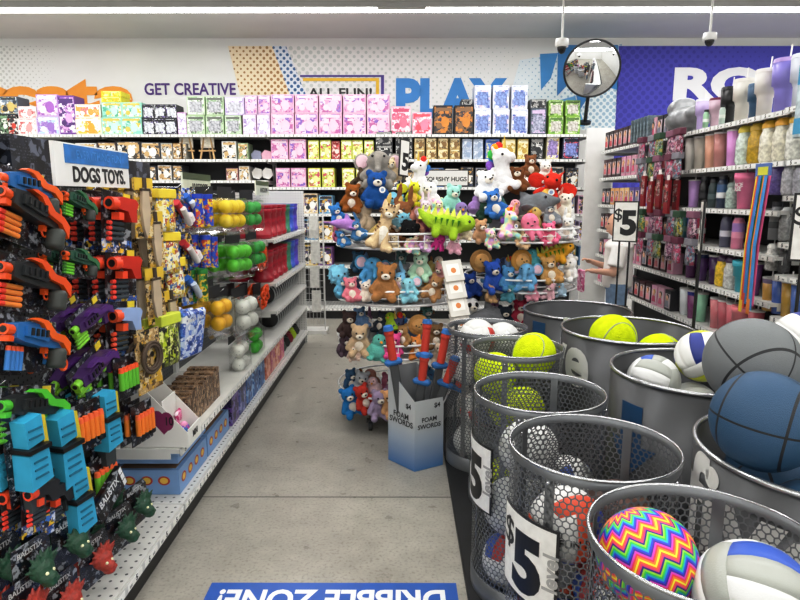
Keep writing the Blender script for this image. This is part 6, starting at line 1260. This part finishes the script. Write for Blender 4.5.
# ------------------------------------------------------------------ shopper
def build_person():
    px = P(613, 280, t=5.0); X, Y = px.x + .035, px.y
    b = MB()
    cap(b, (0, 0, .83), (0, .0, 1.06), .10, .115); b.sph((0, 0, 1.08), (.10, .155, .06)); cap(b, (0, 0, 1.10), (-.012, 0, 1.19), .045, .042); b.sph((-.02, 0, 1.275), (.088, .075, .105)); b.sph((-.055, 0, 1.24), (.045, .045, .05))
    b.cyl((-.095, 0, 1.265), (-.118, 0, 1.25), .016, .012, 8); b.sph((-.095, 0, 1.222), (.018, .024, .008))
    for s in (-1, 1): b.sph((-.01, s * .078, 1.265), (.018, .012, .026))
    for s in (-1, 1):
        cap(b, (0, s * .065, .80), (.0, s * .07, .45), .07, .052); cap(b, (0, s * .07, .45), (.03 * s, s * .07, .10), .05, .036); b.sph((-.05 + .03 * s, s * .07, .04), (.11, .042, .04))
    # arm nearer the aisle reaches to the goods; the other too
    for s, hx, hz in ((-1, -.17, .90), (1, -.19, .95)):
        el = (-.05, s * .18, .90); cap(b, (.0, s * .15, 1.09), el, .043, .036); hd = Vector((hx, s * .12, hz)); cap(b, el, hd, .034, .023)
        d = (hd - Vector(el)).normalized(); b.sph(hd + d * .035, (.035, .03, .02))
        for i in range(4):
            q = hd + d * .055 + Vector((0, -.022 + .015 * i, .004)); e = q + d * (.034 + .006 * (i in (1, 2))); cap(b, q, e, .0085, .008); cap(b, e, e + d * .016 + Vector((0, 0, -.02)), .008, .0065)
        q = hd + d * .02 + Vector((0, -s * .028, .008)); cap(b, q, q + d * .03 + Vector((0, -s * .016, .006)), .010, .0085)
    body = remesh(b, .0075, 2); body.materials.append(M('cfa48c', .55, var=.06, scale=20))
    sh = MB(); sh.lathe([(0, 0), (.125, .0), (.13, .06), (.118, .22), (.122, .30), (.10, .36), (.06, .385), (0, .385)], 24); sh.v = [(x * .95, y * 1.12, z + .76) for x, y, z in sh.v]
    sh.sph((0, 0, 1.10), (.118, .185, .07), 0, 18, 10)
    for s in (-1, 1): sh.cyl((.0, s * .15, 1.115), (-.04, s * .185, .945), .066, .068, 14)
    shirt = remesh_shell(sh); shirt.materials.append(M('eceae6', .85, var=.05, scale=12, bump=.2, bscale=25))
    tr = MB()
    for s in (-1, 1): tr.cyl((0, s * .066, .80), (0, s * .07, .45), .085, .068, 16, caps=False).cyl((0, s * .07, .45), (.03 * s, s * .07, .08), .068, .058, 16, caps=False)
    tr.sph((0, 0, .79), (.105, .135, .10), 0, 18, 10); trs = tr.mesh('trousers', M('7f9ab8', .8, var=.15, scale=30))
    hr = MB(); hr.sph((.012, 0, 1.30), (.098, .088, .098), 0, 18, 12); hr.sph((.05, 0, 1.22), (.062, .078, .11), 0, 16, 10); hr.sph((.055, 0, 1.12), (.045, .065, .10), 0, 14, 9)
    for s in (-1, 1): hr.sph((-.005, s * .07, 1.24), (.045, .02, .09), 0, 12, 8)
    hair = remesh(hr, .012, 2); hair.materials.append(M('7a5638', .6, var=.35, scale=60))
    sm = MB()
    for s in (-1, 1): sm.sph((0 + .03 * s - .05, s * .07, .035), (.12, .05, .042), 0, 14, 8)
    o = spawn(T('person', body, [('shirt', shirt), ('trousers', trs), ('hair', hair), ('shoes', sm.mesh('shoes', M('d8d8d4', .6))), ('eyes', MB().sph((-.092, -.03, 1.285), .009).sph((-.092, .03, 1.285), .009).mesh('eyes', EYE))]), (X, Y, 0), 0, 'young shopper in a white T-shirt holding a pink pouch by the doll shelves', 'person', rot=(0, 0, -.25))
    hand = o.matrix_basis @ Vector((-.25, -.10, .86))
    spawn(T('pink_pouch', MB().box((0, 0, -.02), (.03, .12, .18), bev=.006).mesh('pink_pouch', print_m(['d86a9a', 'e8a0c0', 'b84a7a', 'f4d8e4'], 34, .3))), (hand.x - .045, hand.y, hand.z - .02), 0, 'pink pouch held by the young shopper', 'pouch')
def remesh_shell(mb):
    me = remesh(mb, .011, 3); return me
build_person()
_vs = SC.view_settings; _vs.use_curve_mapping = True
_cv = _vs.curve_mapping.curves[3]
_cv.points.new(.25, .205); _cv.points.new(.75, .80); _vs.curve_mapping.update()
SC.view_settings.view_transform = 'Standard'; SC.view_settings.look = 'None'; SC.view_settings.exposure = EXPO
SC.cycles.use_denoising = True; SC.cycles.max_bounces = 6; SC.cycles.transparent_max_bounces = 12; SC.cycles.diffuse_bounces = 3; SC.cycles.glossy_bounces = 3; SC.cycles.sample_clamp_indirect = 6
